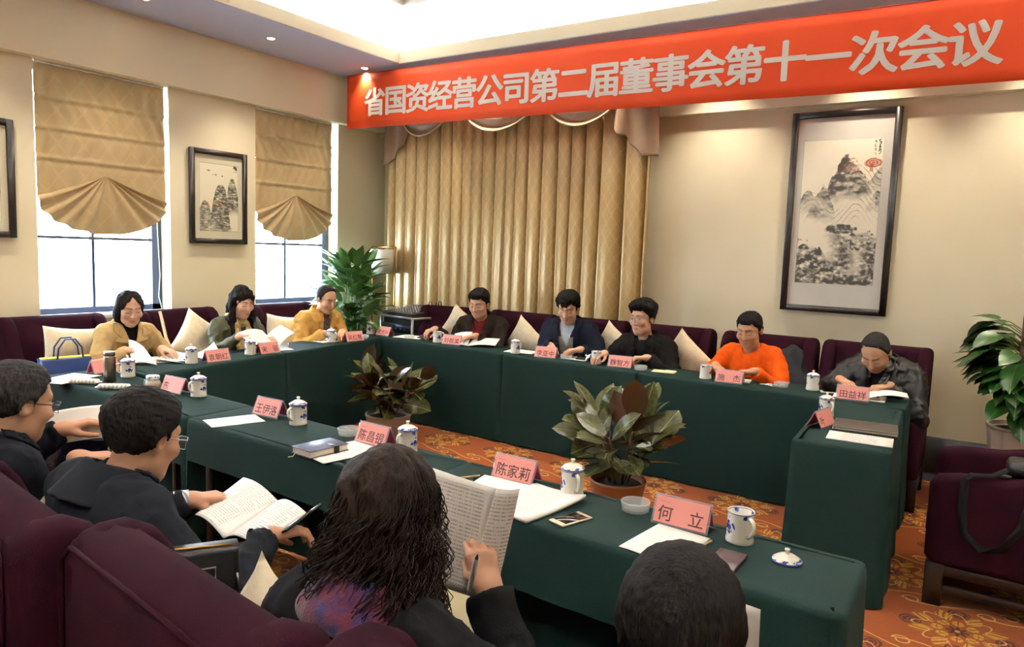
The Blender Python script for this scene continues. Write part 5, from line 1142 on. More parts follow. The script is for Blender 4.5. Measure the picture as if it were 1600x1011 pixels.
    if inner is not None:
        def f_inner(P):
            d = torso(P, thick-0.013)+0.35*folds(P); d = smax(d, -(sd_rc(P, necka-v3(0, 0, 0.05), neckaxis_a+ndir.astype(np.float32)*0.1, 0.056*k*(1+fat), 0.060*k*(1+fat))), 0.005) if vneck != 'turtle' else np.minimum(d, sd_rc(P, necka-v3(0, 0, 0.04), necka+ndir.astype(np.float32)*0.075, 0.068*k*0.9, 0.060*k*0.9))
            if vneck == 'v': d = smax(d, vcut(P, (0.0, 0.055), top-0.13), 0.006)
            return d
        child({'turtle': 'turtleneck'}.get(vneck, 'sweater'), f_inner, lo, hi, 0.012, inner)
    if vneck == 'v':   # shirt under the vest: chest wedge and collar points
        shm = collarm or mat('white_shirt', (226, 228, 232), 0.7)
        child('shirt', lambda P: smin(torso(P, thick-0.024), sd_rc(P, necka-v3(0, 0, 0.03), necka+ndir.astype(np.float32)*0.035, 0.068*k, 0.063*k), 0.01), SC_-0.25, SC_+0.25, 0.011, shm)
    if collar is not None:
        cm_, hgt, gap, rad_, flare = collar; hgt += 0.016; rad_ += 0.003; flare = flare*1.2+0.022
        def f_collar(P):
            q = P-(neck+v3(0, 0, -0.012)).astype(np.float32); t = q@ndir.astype(np.float32); rr = np.linalg.norm(q-t[:, None]*ndir.astype(np.float32), axis=1); tt = np.clip((t+0.05)/(hgt+0.05), 0, 1)
            d = np.abs(rr-(rad_*k*(1+fat)+flare*(1-tt)))-0.0065; d = np.maximum(d, np.maximum(-0.055-t, t-hgt)); fx = q@f.astype(np.float32); sx = np.abs(q@r.astype(np.float32))
            return np.maximum(d, np.where(fx > 0, gap+0.35*np.clip(t, -0.05, 1)-sx, -1))+0.004*vnoise(P, (40, 40, 40), 5)
        child('collar', f_collar, neck-0.17, neck+0.17, 0.0055, cm_)
    if trousers is not None: child('trousers', lambda P: smin(legs(P, 0.006), np.maximum(torso(P, 0.0), local(P)[:, 2]-0.05), 0.04), lo, hi, 0.017, trousers)
    # ---- hair
    hairm = hairm or hair_black; hp_ = dict(front=0.070, side=0.0, back=-0.060, vol=0.012, fringe=0.0, bald=0.0, rough=1.0); hp_.update(hairp or {})
    if hair in ('short', 'bald'):
        ys = np.array([-0.12, -0.085, -0.04, -0.012, 0.004, 0.022, 0.045, 0.075, 0.12]); b_ = hp_['back']; fr = hp_['front']; zs = np.array([b_, b_, b_+0.012, -0.012, -0.018+hp_['side'], 0.030, fr-0.018, fr, fr+0.006])
        def f_hair(P):
            Q = to_head(P); n = vnoise(Q, (36, 18, 36), 7)*0.006+vnoise(Q, (150, 34, 150), 8)*0.0055; vol = hp_['vol']; X = np.abs(Q[:, 0])
            zl = np.interp(Q[:, 1], ys, zs).astype(np.float32)+0.014*np.exp(-((X-0.046)/0.014)**2)*np.clip((Q[:, 1]-0.02)/0.03, 0, 1)+0.012*vnoise(Q, (70, 30, 10), 4)
            if hp_['fringe'] > 0: zl = zl-hp_['fringe']*0.026*np.clip((Q[:, 1]-0.04)/0.04, 0, 1)*(0.55+0.6*np.sin(Q[:, 0]*48+1.2)+1.2*vnoise(Q, (60, 20, 5), 6))
            s_ = Q[:, 2]-zl; th = 0.002+vol*(0.25+0.95*np.clip(s_/0.045, 0, 1))*(0.25+0.75*np.clip((Q[:, 2]+0.005)/0.075, 0, 1))+hp_.get('top', 0.0)*np.clip((Q[:, 2]-0.055)/0.05, 0, 1)
            d = head_sdf(Q, sex, fat)-th; d = smin(d, sd_el(Q, (0, -0.012, 0.036), (0.075, 0.095, 0.084))-th, 0.01)
            d = smax(d+n*hp_['rough'], -s_*0.8+n*0.8, 0.004)
            ear = sd_el(np.stack([X, Q[:, 1], Q[:, 2]], 1), (0.085, -0.008, -0.006), (0.022, 0.019, 0.032)); return np.maximum(d, -ear)*k
        child('hair', f_hair, head-0.15*k, head+0.15*k, 0.0042*res, hairm)
    elif hair == 'bob':
        def f_hair(P):
            Q = to_head(P); X = np.abs(Q[:, 0]); n = vnoise(Q, (75, 75, 7), 7)*0.011; d = sd_el(Q, (0, -0.014, 0.038), (0.088, 0.102, 0.091)); d = smin(d, sd_el(Q, (0, -0.030, -0.045), (0.098, 0.082, 0.100)), 0.03)
            face = sd_el(Q, (0, 0.10, -0.012), (0.060, 0.088, 0.112)); d = smax(d, -face, 0.006); d = np.maximum(d, -Q[:, 2]-0.128-0.1*np.clip(Q[:, 1], -1, 0.05)); d = smax(d, Q[:, 1]-(0.030+0.95*np.clip(Q[:, 2]+0.005, 0, 0.12)), 0.012); tri = np.maximum(np.maximum((X-(0.112-Q[:, 2])*0.80)*0.78, 0.030-Q[:, 1]), X-0.056); d = smax(d, -tri, 0.004)
            return (d+n)*k
        child('hair', f_hair, head-0.19*k, head+0.19*k, 0.0042*res, hairm)
    elif hair == 'long':
        def f_hair(P):
            Q = to_head(P); n = vnoise(Q, (38, 38, 24), 7)*0.020+vnoise(Q, (90, 90, 40), 8)*0.008; d = sd_el(Q, (0, -0.016, 0.046), (0.086, 0.106, 0.098)); d = smin(d, sd_el(Q, (0, -0.07, -0.07), (0.080, 0.050, 0.13)), 0.03)
            for s in (-1, 1):
                d = smin(d, sd_rc(Q, (s*0.078, 0.0, -0.03), (s*0.092, 0.030, -0.13), 0.024, 0.030), 0.02); d = smin(d, sd_rc(Q, (s*0.092, 0.030, -0.13), (s*0.080, 0.06, -0.235), 0.032, 0.018), 0.02)
            d = smin(d, sd_el(np.stack([np.abs(Q[:, 0]), Q[:, 1], Q[:, 2]], 1), (0.080, -0.012, 0.0), (0.022, 0.036, 0.050)), 0.015)
            face = sd_el(Q, (0, 0.095, -0.03), (0.060, 0.080, 0.100)); return smax(d+n, -face, 0.006)*k
        child('hair', f_hair, head-0.28*k, head+0.28*k, 0.005*res, hairm)
    root_info = dict(root=root, head=head, HR=HR, k=k, base=base, wr=wr, wl=wl, hands=hands, SC=SC_, BR=BR, neck=neck, necka=necka, ndir=ndir)
    return root_info
def glasses(I, m, lens=True, style='rect'):
    g = MB()
    for s in (-1, 1):
        pts = [];
        for a in range(20):
            t = 2*PI*a/20; cx, cz = math.cos(t), math.sin(t); e = 0.6; pts.append((s*0.034+0.0255*math.copysign(abs(cx)**e, cx), 0.1035-0.012*(abs(cx)**2 if cx*s > 0 else 0), 0.006+0.0175*math.copysign(abs(cz)**e, cz)))
        g.tube(pts, 0.0013, 6, closed=True)
        g.tube([(s*0.060, 0.093, 0.014), (s*0.074, 0.075, 0.015), (s*0.0835, 0.02, 0.013), (s*0.085, -0.012, 0.016), (s*0.084, -0.03, 0.000)], 0.0015, 6)
    g.tube([(-0.010, 0.103, 0.012), (0, 0.106, 0.015), (0.010, 0.103, 0.012)], 0.0014, 6)
    me = g.mesh('glasses', [m]); T = Matrix([[*(I['HR'][i]*I['k']), 0] for i in range(3)]+[[0, 0, 0, 1]]); me.transform(Matrix.Translation(Vector(I['head']-I['base'])) @ T); o = link('glasses', me, I['root'])
    L = MB()
    for s in (-1, 1):
        poly = [(s*0.034+0.024*math.cos(2*PI*a/16), 0.1030-0.010*max(0, math.cos(2*PI*a/16)*s)**2, 0.006+0.016*math.sin(2*PI*a/16)) for a in range(16)]
        L.add(poly, [tuple(range(16))])
    me = L.mesh('lens', [clearlens]); me.transform(Matrix.Translation(Vector(I['head']-I['base'])) @ T); link('lenses', me, o); return o
clearlens = M('spectacle_lens'); clearlens.set(rough=0.02, alpha=0.12); clearlens.color(rgb(220, 228, 235)); clearlens = clearlens.m
# ==== CAST
def fabric(name, c, c2=None, rough=0.8, bs=350, b=0.3, sheen=0.1, **kw):
    m = M(name); m.set(rough=rough, sheen=0.0, spec=0.05 if rough > 0.6 else 0.25, **kw); m.color(m.mix(m.noise(18, 3).step(0.3, 0.7), rgb(c), rgb(c2 or tuple(int(x*0.86) for x in c)))); m.bump(m.noise(bs, 3), b, 0.002); return m.m
trz = fabric('charcoal_trousers', (36, 36, 40)); khaki = fabric('khaki_trench', (184, 156, 108), (170, 142, 96)); blackk = fabric('black_knit', (12, 12, 14)); olive = fabric('olive_satin', (62, 64, 40), (48, 50, 32), 0.5); tan = fabric('tan_jacket', (196, 152, 84), (180, 136, 72)); brownj = fabric('dark_brown_jacket', (34, 27, 22), (26, 21, 18)); maroon = fabric('maroon_knit', (92, 26, 26), b=0.8, bs=180); navyc = fabric('navy_coat', (22, 25, 36), (17, 19, 29)); greyv = fabric('grey_knit_vest', (130, 126, 118), (112, 108, 100), b=0.8, bs=220); blackj = fabric('black_jacket', (18, 16, 15), (13, 12, 12)); orange = fabric('orange_fleece', (226, 92, 26), (210, 78, 18)); leather = fabric('black_leather_jacket', (17, 16, 15), (11, 11, 11), 0.42, 120, 0.4, 0.0); fur = fabric('black_fur', (20, 18, 18), (36, 32, 31), 0.9, 160, 1.0); suit = fabric('dark_navy_suit', (15, 16, 22), (11, 12, 17)); charc = fabric('charcoal_blazer', (20, 22, 27), (15, 16, 20)); blackcoat = fabric('black_wool_coat', (13, 12, 14), (9, 9, 10))
ps = M('dark_patterned_scarf'); ps.set(rough=0.8); ps.color(ps.mix(ps.noise(60, 3).step(0.45, 0.55), rgb(26, 26, 36), rgb(96, 84, 70))); ps = ps.m
D = math.radians
def scarf(I, m, rad_, thick, drop=0.0, name='scarf', tails=False, seed=0):
    c = I['neck']+v3(0, 0, -0.005); f = I['BR'][:, 1]; r = I['BR'][:, 0]; nd = I['ndir'].astype(np.float32)
    def fn(P):
        q = P-c.astype(np.float32); t = q@nd; rr = np.linalg.norm(q-t[:, None]*nd, axis=1); fr = q@f.astype(np.float32)
        d = None
        for k_, (o, R, th) in enumerate(((-0.015, rad_+0.012, thick), (0.02, rad_, thick*0.95), (0.045, rad_-0.006, thick*0.8))):
            e = np.hypot(rr-R, t-o+0.25*np.clip(fr, 0, 1)+drop)-th; d = e if d is None else smin(d, e, 0.012)
        if tails:
            for s in (-1, 1): d = smin(d, sd_rc(P, c+f*0.07+r*s*0.05+v3(0, 0, -0.03), c+f*0.15+r*s*0.045+v3(0, 0, -0.30), 0.032, 0.036), 0.02)
        n = vnoise(P, (34, 34, 26), 3+seed); return d-0.008*n
    V, F = nets(fn, c-0.32, c+0.22, 0.0062); return link(name, np_mesh(name, V-I['base'].astype(np.float32), F, m), I['root'])
def discs(I, m, pts, r, name='button'):
    """small buttons on the chest: pts in chest frame (right, forward, up) from shoulder centre"""
    for (x, y, z) in pts:
        p = I['SC']+I['BR']@v3(x, y, z)-I['base']; me = MB().lathe([(0.0001, 0.004), (r*0.9, 0.004), (r, 0.001), (r, -0.004)], 12).mesh(name, [m]); q = Vector(I['BR'][:, 1]).to_track_quat('Z', 'Y').to_matrix().to_4x4(); me.transform(Matrix.Translation(Vector(p)) @ q); link(name, me, I['root'])
# ---- window side
I1 = person('woman in khaki trench coat turning pages under near window', (-5.10, 2.78, 1.105), D(-14), 0.32, D(-8), (-5.26, 2.74, 0.55), (-4.90, 2.66, 0.835), (-4.95, 2.93, 0.815), hr=dict(curl=0.4, dir=(0.7, 0.6, -0.2)), hl=dict(curl=0.3, dir=(0.8, 0.2, -0.1)), sex='f', skin=(0.62, 0.37, 0.26), hair='bob', jacket=(khaki, 0.020), inner=blackk, vneck='turtle', opening=(0.0, 0.055, 0.30), collar=(khaki, 0.040, 0.035, 0.078, 0.040), sc=1.02, trousers=trz, lipc=(0.42, 0.10, 0.09), res=1.25)
dark_button = mat('dark_button', (40, 30, 26), 0.3); discs(I1, dark_button, [(0.075, 0.150, -0.12), (-0.02, 0.150, -0.20), (0.07, 0.155, -0.26)], 0.012)
for s in (-1, 1):
    p = I1['SC']+I1['BR']@v3(s*0.10, 0.012, 0.066)-I1['base']; a = math.atan2(I1['BR'][1, 0], I1['BR'][0, 0]); MB().rbox(-0.055, 0.055, -0.022, 0.022, -0.004, 0.004, 0.003, 2).obj('epaulette', khaki, I1['root'], tuple(p), (0, s*0.30, a))
I2 = person('woman in olive satin jacket and plaid scarf holding a page', (-5.10, 3.71, 1.105), D(-2), 0.28, D(2), (-5.27, 3.64, 0.55), (-4.89, 3.53, 0.86), (-4.86, 3.74, 0.845), hr=dict(curl=0.5, dir=(0.5, 0.8, 0.1)), hl=dict(curl=0.5, dir=(0.8, 0.1, 0)), sex='f', skin=(0.66, 0.40, 0.28), hair='long', jacket=(olive, 0.020), sc=1.02, trousers=trz, wrinkle=1.4, lipc=(0.46, 0.13, 0.12), res=1.25)
plaid = M('beige_plaid_scarf'); plaid.set(rough=0.9); X, Y, Z = plaid.xyz('Object'); st = ((Z*70.0).sin().gt(0.55)).max(((Y+X*0.4)*70.0).sin().gt(0.6)); plaid.color(plaid.mix(st*0.6, rgb(206, 176, 120), rgb(130, 98, 62))); plaid.bump(plaid.noise(300, 2), 0.4, 0.002)
scarf(I2, plaid.m, 0.072, 0.022, 0, tails=True)
I3 = person('balding man in tan jacket reading by far window', (-5.08, 4.60, 1.10), D(-4), 0.36, D(-4), (-5.27, 4.53, 0.55), (-4.90, 4.42, 0.82), (-4.87, 4.60, 0.82), hr=dict(curl=0.5, dir=(0.7, 0.7, -0.1)), hl=dict(curl=0.5, dir=(0.7, -0.6, -0.1)), skin=(0.55, 0.32, 0.20), hair='short', hairm=hair_grey, hairp=dict(vol=0.004, front=0.126, side=0.01, rough=0.6), jacket=(tan, 0.026), inner=ps, opening=(0.018, 0.045, 0.10), collar=(tan, 0.055, 0.040, 0.076, 0.012), sc=1.04, trousers=trz, res=1.25)
# ---- back row
I4 = person('man in dark brown jacket over maroon sweater with open booklet', (-3.90, 5.38, 1.105), D(-78), 0.30, D(-70), (-4.00, 5.55, 0.55), (-4.33, 5.27, 0.845), (-3.80, 5.20, 0.835), hr=dict(curl=0.75, dir=(-0.2, -0.9, -0.2)), hl=dict(curl=0.45, dir=(-0.5, -0.7, -0.1)), skin=(0.54, 0.31, 0.21), hair='short', hairp=dict(vol=0.013, front=0.070, top=0.008), jacket=(brownj, 0.024), inner=maroon, opening=(0.03, 0.07, 0.06), collar=(brownj, 0.050, 0.045, 0.080, 0.018), sc=1.06, trousers=trz, girth=1.04, res=1.25)
I5 = person('man in navy coat and grey vest looking down at papers', (-2.96, 5.38, 1.135), D(-76), 0.42, D(-84), (-2.96, 5.56, 0.55), (-3.02, 5.20, 0.83), (-2.74, 5.22, 0.82), hr=dict(curl=0.5, dir=(0.6, -0.7, -0.2)), hl=dict(curl=0.5, dir=(-0.7, -0.6, -0.1)), skin=(0.57, 0.34, 0.22), hair='short', hairp=dict(vol=0.018, front=0.070, fringe=0.8, rough=1.3, top=0.010), jacket=(navyc, 0.028), inner=greyv, vneck='v', opening=(0.055, 0.075, 0.04), collar=(navyc, 0.035, 0.060, 0.086, 0.03), collarm=fabric('pale_blue_shirt', (196, 204, 214)), sc=1.06, trousers=trz, res=1.25)
I6 = person('man with thin glasses in black jacket looking to the left', (-2.27, 5.36, 1.10), D(-103), 0.06, D(-92), (-2.22, 5.56, 0.55), (-2.48, 5.13, 0.825), (-2.13, 5.16, 0.825), hr=dict(curl=0.5, dir=(-0.2, -0.9, -0.1)), hl=dict(curl=0.75, dir=(-0.85, -0.4, -0.05), thumb=0.5), skin=(0.57, 0.34, 0.23), hair='short', hairp=dict(vol=0.018, front=0.072, rough=1.3, top=0.022), eyes='open', jacket=(blackj, 0.026), inner=blackk, opening=(0.02, 0.05, 0.12), collar=(blackj, 0.045, 0.045, 0.078, 0.02), sc=1.06, trousers=trz, roll=0.05, res=1.25)
glasses(I6, mat('thin_gold_rim', (150, 126, 90), 0.3, metal=1.0))
I7 = person('man in orange sweater with both hands on the table', (-1.43, 5.38, 1.085), D(-97), 0.34, D(-92), (-1.40, 5.55, 0.55), (-1.60, 5.16, 0.83), (-1.30, 5.09, 0.83), hr=dict(curl=0.45, dir=(0.6, -0.7, -0.2)), hl=dict(curl=0.95, dir=(-0.8, -0.4, -0.1), thumb=0.5), skin=(0.48, 0.27, 0.165), hair='short', hairp=dict(vol=0.007, front=0.072, top=0.004), jacket=(orange, 0.018), sc=1.06, trousers=trz, wrinkle=0.9, res=1.25)
def crew(I, m, R=0.066):
    c = I['neck']+v3(0, 0, -0.03); nd = I['ndir'].astype(np.float32)
    def fn(P): q = P-c.astype(np.float32); t = q@nd; rr = np.linalg.norm(q-t[:, None]*nd, axis=1); return np.maximum(np.abs(rr-R*I['k'])-0.009, np.abs(t+0.25*np.clip(q@I['BR'][:, 1].astype(np.float32), 0, 1)-0.012)-0.018)
    V, F = nets(fn, c-0.14, c+0.14, 0.0055); link('collar', np_mesh('collar', V-I['base'].astype(np.float32), F, m), I['root'])
crew(I7, orange)
I8 = person('balding man in black leather jacket bent over his papers', (-0.575, 5.30, 1.02), D(-100), 0.80, D(-92), (-0.60, 5.55, 0.55), (-0.76, 5.18, 0.83), (-0.47, 5.19, 0.825), hr=dict(curl=0.5, dir=(0.6, -0.7, -0.1)), hl=dict(curl=0.8, dir=(-0.7, -0.6, -0.15)), skin=(0.50, 0.29, 0.18), hair='short', hairm=hair_grey, hairp=dict(vol=0.002, front=0.134, side=0.01, rough=0.5), jacket=(leather, 0.040), inner=blackk, opening=(0.004, 0.03, 0.15), collar=(fur, 0.050, 0.040, 0.092, 0.045), sc=1.08, fat=0.06, girth=1.12, trousers=trz, wrinkle=1.8, lean_fwd=0.07, res=1.25)
# ---- near row, seen from behind
I9 = person('man with glasses in dark suit at left edge, reading', (-2.50, 1.00, 1.085), D(93), 0.26, D(92), (-2.57, 0.97, 0.54), (-2.545, 1.20, 0.86), (-2.74, 1.24, 0.92), hr=dict(curl=0.35, dir=(0.35, 0.9, -0.1)), hl=dict(curl=0.5, dir=(0.4, 0.9, 0.2)), skin=(0.52, 0.29, 0.18), hair='short', hairm=hair_grey, hairp=dict(vol=0.010, front=0.080, back=-0.055), jacket=(suit, 0.022), inner=fabric('striped_shirt_dark', (60, 66, 96)), opening=(0.02, 0.05, 0.15), collar=(suit, 0.035, 0.05, 0.076, 0.02), sc=1.03, trousers=trz, wrinkle=0.8, nl=0.008)
glasses(I9, mat('dark_rim', (30, 28, 34), 0.3, metal=0.6))
I10 = person('man in charcoal blazer from behind holding open booklet', (-1.92, 1.075, 1.062), D(98), 0.34, D(88), (-1.90, 0.93, 0.54), (-1.685, 1.31, 0.765), (-2.10, 1.33, 0.775), hr=dict(curl=0.5, dir=(0.15, 0.95, -0.05), thumb=0.6), hl=dict(curl=0.4, dir=(0.5, 0.85, 0.0)), skin=(0.52, 0.29, 0.18), hair='short', hairp=dict(vol=0.014, front=0.074, back=-0.066, rough=1.2), jacket=(charc, 0.024), inner=fabric('striped_shirt', (150, 150, 160)), opening=(0.02, 0.05, 0.15), collar=(charc, 0.040, 0.05, 0.074, 0.022), sc=1.04, trousers=trz, wrinkle=0.9, nl=0.008)
glasses(I10, mat('silver_rim', (170, 170, 176), 0.3, metal=1.0))
shirtm = M('striped_cuff'); shirtm.set(rough=0.8); X, Y, Z = shirtm.xyz('Object'); shirtm.color(shirtm.mix(((Y*420.0).sin().gt(0.2))*0.7, rgb(222, 222, 226), rgb(70, 74, 110)))
for w_, Rm in ((I10['wr'], I10['hands'][0]), (I10['wl'], I10['hands'][1])):
    ax = Rm[:, 1]; p = w_-I10['base']; MB().tube([tuple(p-ax*0.05), tuple(p-ax*0.004)], 0.033, 16, cap=False).obj('shirt_cuff', shirtm.m, I10['root'])
I11 = person('woman with long curly dark hair in black coat reading booklet', (-0.965, 1.045, 1.075), D(100), 0.22, D(96), (-0.99, 0.90, 0.54), (-0.845, 1.235, 0.885), (-1.16, 1.29, 0.88), hr=dict(curl=[0.75, 0.85, 0.9, 0.95], dir=(-0.50, 0.25, 0.82), up=(0.62, -0.72, 0.3), thumb=0.6), hl=dict(curl=0.6, dir=(0.2, 0.5, 0.8), up=(0, -1, 0.2)), sex='f', skin=(0.60, 0.36, 0.24), hair='none', jacket=(blackcoat, 0.030), sc=1.02, trousers=trz, girth=1.1, wrinkle=0.9, poleR=(0.3, 0.3, -0.6))
wool = M('purple_red_scarf'); wool.set(rough=0.95, sheen=0.4); wool.color(wool.mix(wool.noise(14, 3).step(0.42, 0.58), rgb(88, 18, 44), rgb(38, 26, 80))); wool.bump(wool.noise(160, 3), 0.8, 0.004)
scarf(I11, wool.m, 0.085, 0.030, 0.0, seed=4)
def curly(I):
    """long curly hair: scalp cap plus several hundred helical locks"""
    HRm, k, hd = I['HR'], I['k'], I['head']; b = I['base']; to = lambda q: hd+HRm@(np.asarray(q)*k)-b
    def f_cap(P):
        Q = ((P-hd.astype(np.float32))@HRm.astype(np.float32))/np.float32(k); n = vnoise(Q, (40, 40, 30), 7)*0.014+vnoise(Q, (100, 100, 60), 8)*0.006
        d = sd_el(Q, (0, -0.018, 0.048), (0.090, 0.108, 0.094)); d = smin(d, sd_el(Q, (0, -0.055, -0.08), (0.090, 0.052, 0.125)), 0.04); d = smin(d, sd_el(np.stack([np.abs(Q[:, 0]), Q[:, 1], Q[:, 2]], 1), (0.070, -0.01, -0.09), (0.030, 0.050, 0.11)), 0.03); return smax(d+n, -sd_el(Q, (0, 0.10, -0.03), (0.064, 0.085, 0.105)), 0.006)*k
    V, F = nets(f_cap, hd-0.30, hd+0.22, 0.006); cap = link('hair', np_mesh('hair', V-b.astype(np.float32), F, hair_brown), I['root'])
    rs = np.random.RandomState(3); mb = MB()
    for i in range(210):
        a0 = rs.uniform(-1.15, 1.15)*PI*0.72-PI/2; el0 = rs.uniform(0.0, 1.40); L0 = rs.uniform(0.22, 0.40); rad0 = rs.uniform(0.007, 0.017); ph0 = rs.rand()*6.28; turns0 = rs.uniform(2.6, 4.4); wv0 = rs.uniform(0.80, 1.10)
        for q_ in range(7):
            a = a0+0.075*rs.randn(); el = min(1.45, max(0, el0+0.07*rs.randn())); L = L0*(1+0.05*rs.randn()); rad_h = rad0*rs.uniform(0.7, 1.3); ph = ph0+0.5*rs.randn(); wv = wv0*(1+0.03*rs.randn()); n = 22; pts = []; R = []
            d0 = v3(math.cos(a)*math.cos(el), math.sin(a)*math.cos(el), math.sin(el)); p0 = v3(0, -0.018, 0.048)+d0*v3(0.084, 0.102, 0.088); out = v3(math.cos(a), math.sin(a)*0.9, 0); tan_ = v3(-math.sin(a), math.cos(a), 0)
            for j in range(n):
                t = j/(n-1); z = p0[2]+0.006*math.sin(t*PI*0.5)-max(0, L*t-0.02)*(0.86+0.1*t)
                prof_ = 0.085*math.sqrt(max(0.02, 1-max(0, (z-0.03)/0.104)**2)) if z > 0.03 else 0.085+0.008*min(1, (0.03-z)/0.15)
                sp = max(0.0, prof_*wv*0.97+0.005+0.034*t*t*wv); c_ = v3(0, -0.018, 0)+out*sp*v3(1, 1.12, 1); th = ph+turns0*2*PI*t; amp = rad_h*min(1, t*1.5)**1.5
                q = c_+tan_*amp*math.cos(th)+out*amp*math.sin(th); pts.append(to((q[0], min(q[1], 0.055), z))); R.append(0.0013*(1-0.4*t)+0.0004)
            mb.tube(pts, R, 3, cap=False)
    o = mb.obj('curls', hair_brown, I['root']); o['kind'] = 'stuff'; return o
curly(I11)
I12 = person('short haired man from behind, only his head visible at bottom', (-0.345, 1.02, 1.045), D(106), 0.24, D(95), (-0.40, 0.92, 0.54), (-0.22, 1.27, 0.80), (-0.50, 1.30, 0.80), hr=dict(curl=0.5, dir=(-0.1, 0.9, 0.2)), hl=dict(curl=0.5, dir=(0.2, 0.9, 0.2)), skin=(0.50, 0.28, 0.17), hair='short', hairm=hair_black, hairp=dict(vol=0.010, front=0.076, back=-0.070, rough=0.7), jacket=(blackcoat, 0.024), inner=blackk, opening=(0.01, 0.03, 0.2), collar=(blackcoat, 0.035, 0.045, 0.074, 0.02), sc=1.04, trousers=trz, nl=0.008)

# ==== THINGS HELD, BAGS, GARMENTS
def page_obj(name, corners, label, cat='paper', m=None, bow=0.01, n=14, thick=0.0012, parent=None):
    """single bowed sheet from four world corners tl, tr, br, bl"""
    tl, tr, br, bl_ = [v3(*c) for c in corners]; N = unit(np.cross(tr-tl, bl_-tl)); w, h = np.linalg.norm(tr-tl), np.linalg.norm(bl_-tl); c = (tl+tr+br+bl_)/4; ex = unit((tr-tl)+(br-bl_)); ey = unit(np.cross(np.cross(ex, (tl-bl_)), ex)); ez = np.cross(ex, ey); Rm = np.stack([ex, ey, ez], 1)
    def fn(u, v):
        p = (tl*(1-u)+tr*u)*v+(bl_*(1-u)+br*u)*(1-v)+ez*bow*math.sin(PI*u); return tuple(Rm.T@(p-c))
    o = MB().grid(fn, n, n, thick=thick).obj(name, m or pm, parent, None, None); T = Matrix([[*Rm[i], c[i]] for i in range(3)]+[[0, 0, 0, 1]])
    o.matrix_world = T
    if parent is None: tag(o, label, cat)
    return o
def two_page(label, L, Rr, bowL=0.012, bowR=0.012, th=0.003):
    c = np.mean([v3(*q) for q in L+Rr], 0); t = thing('booklet', label, 'booklet', tuple(c))
    for cs, bw in ((L, bowL), (Rr, bowR)):
        o = page_obj('page_block', [tuple(v3(*q)-c) for q in cs], '', bow=bw, thick=th, parent=t); 
    return t
two_page('open booklet held by man in charcoal blazer', [(-2.10, 1.53, 0.80), (-1.88, 1.50, 0.775), (-1.86, 1.285, 0.722), (-2.045, 1.31, 0.745)], [(-1.88, 1.50, 0.775), (-1.67, 1.44, 0.80), (-1.68, 1.27, 0.748), (-1.86, 1.285, 0.722)], 0.018, 0.022)
two_page('booklet held upright by curly haired woman', [(-1.065, 1.30, 1.095), (-0.880, 1.30, 1.085), (-0.915, 1.245, 0.845), (-1.085, 1.25, 0.845)], [(-0.880, 1.30, 1.085), (-0.845, 1.345, 1.08), (-0.865, 1.29, 0.84), (-0.915, 1.245, 0.845)], 0.006, 0.012, 0.002)
page_obj('paper_sheet', [(-2.83, 1.20, 0.965), (-2.72, 1.42, 0.985), (-2.66, 1.42, 0.87), (-2.76, 1.20, 0.86)], 'white sheet held up by the man at left edge', bow=0.025, m=sheet_m)
page_obj('paper_sheet', [(-0.43, 1.31, 0.995), (-0.292, 1.30, 0.985), (-0.280, 1.27, 0.76), (-0.42, 1.28, 0.77)], 'white sheet held by the man at bottom edge', bow=0.006, m=sheet_m)
page_obj('paper_sheet', [(-1.10, 1.36, 0.80), (-0.90, 1.36, 0.79), (-0.86, 1.22, 0.69), (-1.06, 1.20, 0.69)], 'cream sheet on lap of curly haired woman', bow=0.006, m=mat('cream_paper', (238, 226, 180), 0.8))
two_page('open booklet before man in brown jacket', [(-3.98, 5.13, 0.845), (-3.83, 5.20, 0.87), (-3.80, 5.08, 0.757), (-3.95, 5.05, 0.757)], [(-3.83, 5.20, 0.80), (-3.60, 5.30, 0.82), (-3.56, 5.17, 0.775), (-3.80, 5.08, 0.757)], 0.01, 0.01)
two_page('booklet with turning pages held by the trench coat woman', [(-4.98, 2.70, 0.90), (-4.86, 2.74, 0.86), (-4.66, 2.72, 0.757), (-4.80, 2.62, 0.760)], [(-5.0, 2.98, 0.80), (-4.80, 2.78, 0.775), (-4.62, 2.88, 0.757), (-4.80, 3.12, 0.76)], 0.02, 0.03)
two_page('curled booklet held by the woman in olive', [(-4.90, 3.52, 0.89), (-4.85, 3.72, 0.90), (-4.70, 3.74, 0.78), (-4.76, 3.56, 0.80)], [(-4.85, 3.72, 0.82), (-4.95, 3.98, 0.92), (-4.82, 4.02, 0.86), (-4.70, 3.74, 0.765)], 0.03, 0.02)
page_obj('paper_sheet', [(-0.60, 5.10, 0.775), (-0.36, 5.14, 0.80), (-0.34, 5.03, 0.79), (-0.58, 4.97, 0.757)], 'bent white page raised before man in leather jacket', bow=0.02, m=sheet_m)
pen = thing('pen', 'white pen held by curly haired woman', 'pen', tuple(I11['wr']+v3(-0.015, -0.045, 0.035))); pen.rotation_euler = (D(25), D(28), 0)
MB().tube([(0, 0, -0.045), (0, 0, 0.085)], 0.006, 8).obj('barrel', ear, pen); MB().tube([(0, 0, 0.085), (0, 0, 0.10)], [0.0045, 0.001], 8).obj('tip', tip, pen)
ph2 = thing('mobile_phone', 'dark phone in right hand of charcoal blazer man', 'phone', (-1.655, 1.40, 0.795)); ph2.rotation_euler = (D(20), D(-30), D(-10)); MB().rbox(-0.034, 0.034, -0.07, 0.07, -0.004, 0.004, 0.003, 2).obj('case', blackleather, ph2); MB().rbox(-0.031, 0.031, -0.062, 0.062, 0.0038, 0.0046, 0.0003, 1).obj('screen', mat('phone_screen_16', (16, 12, 12), 0.05), ph2)
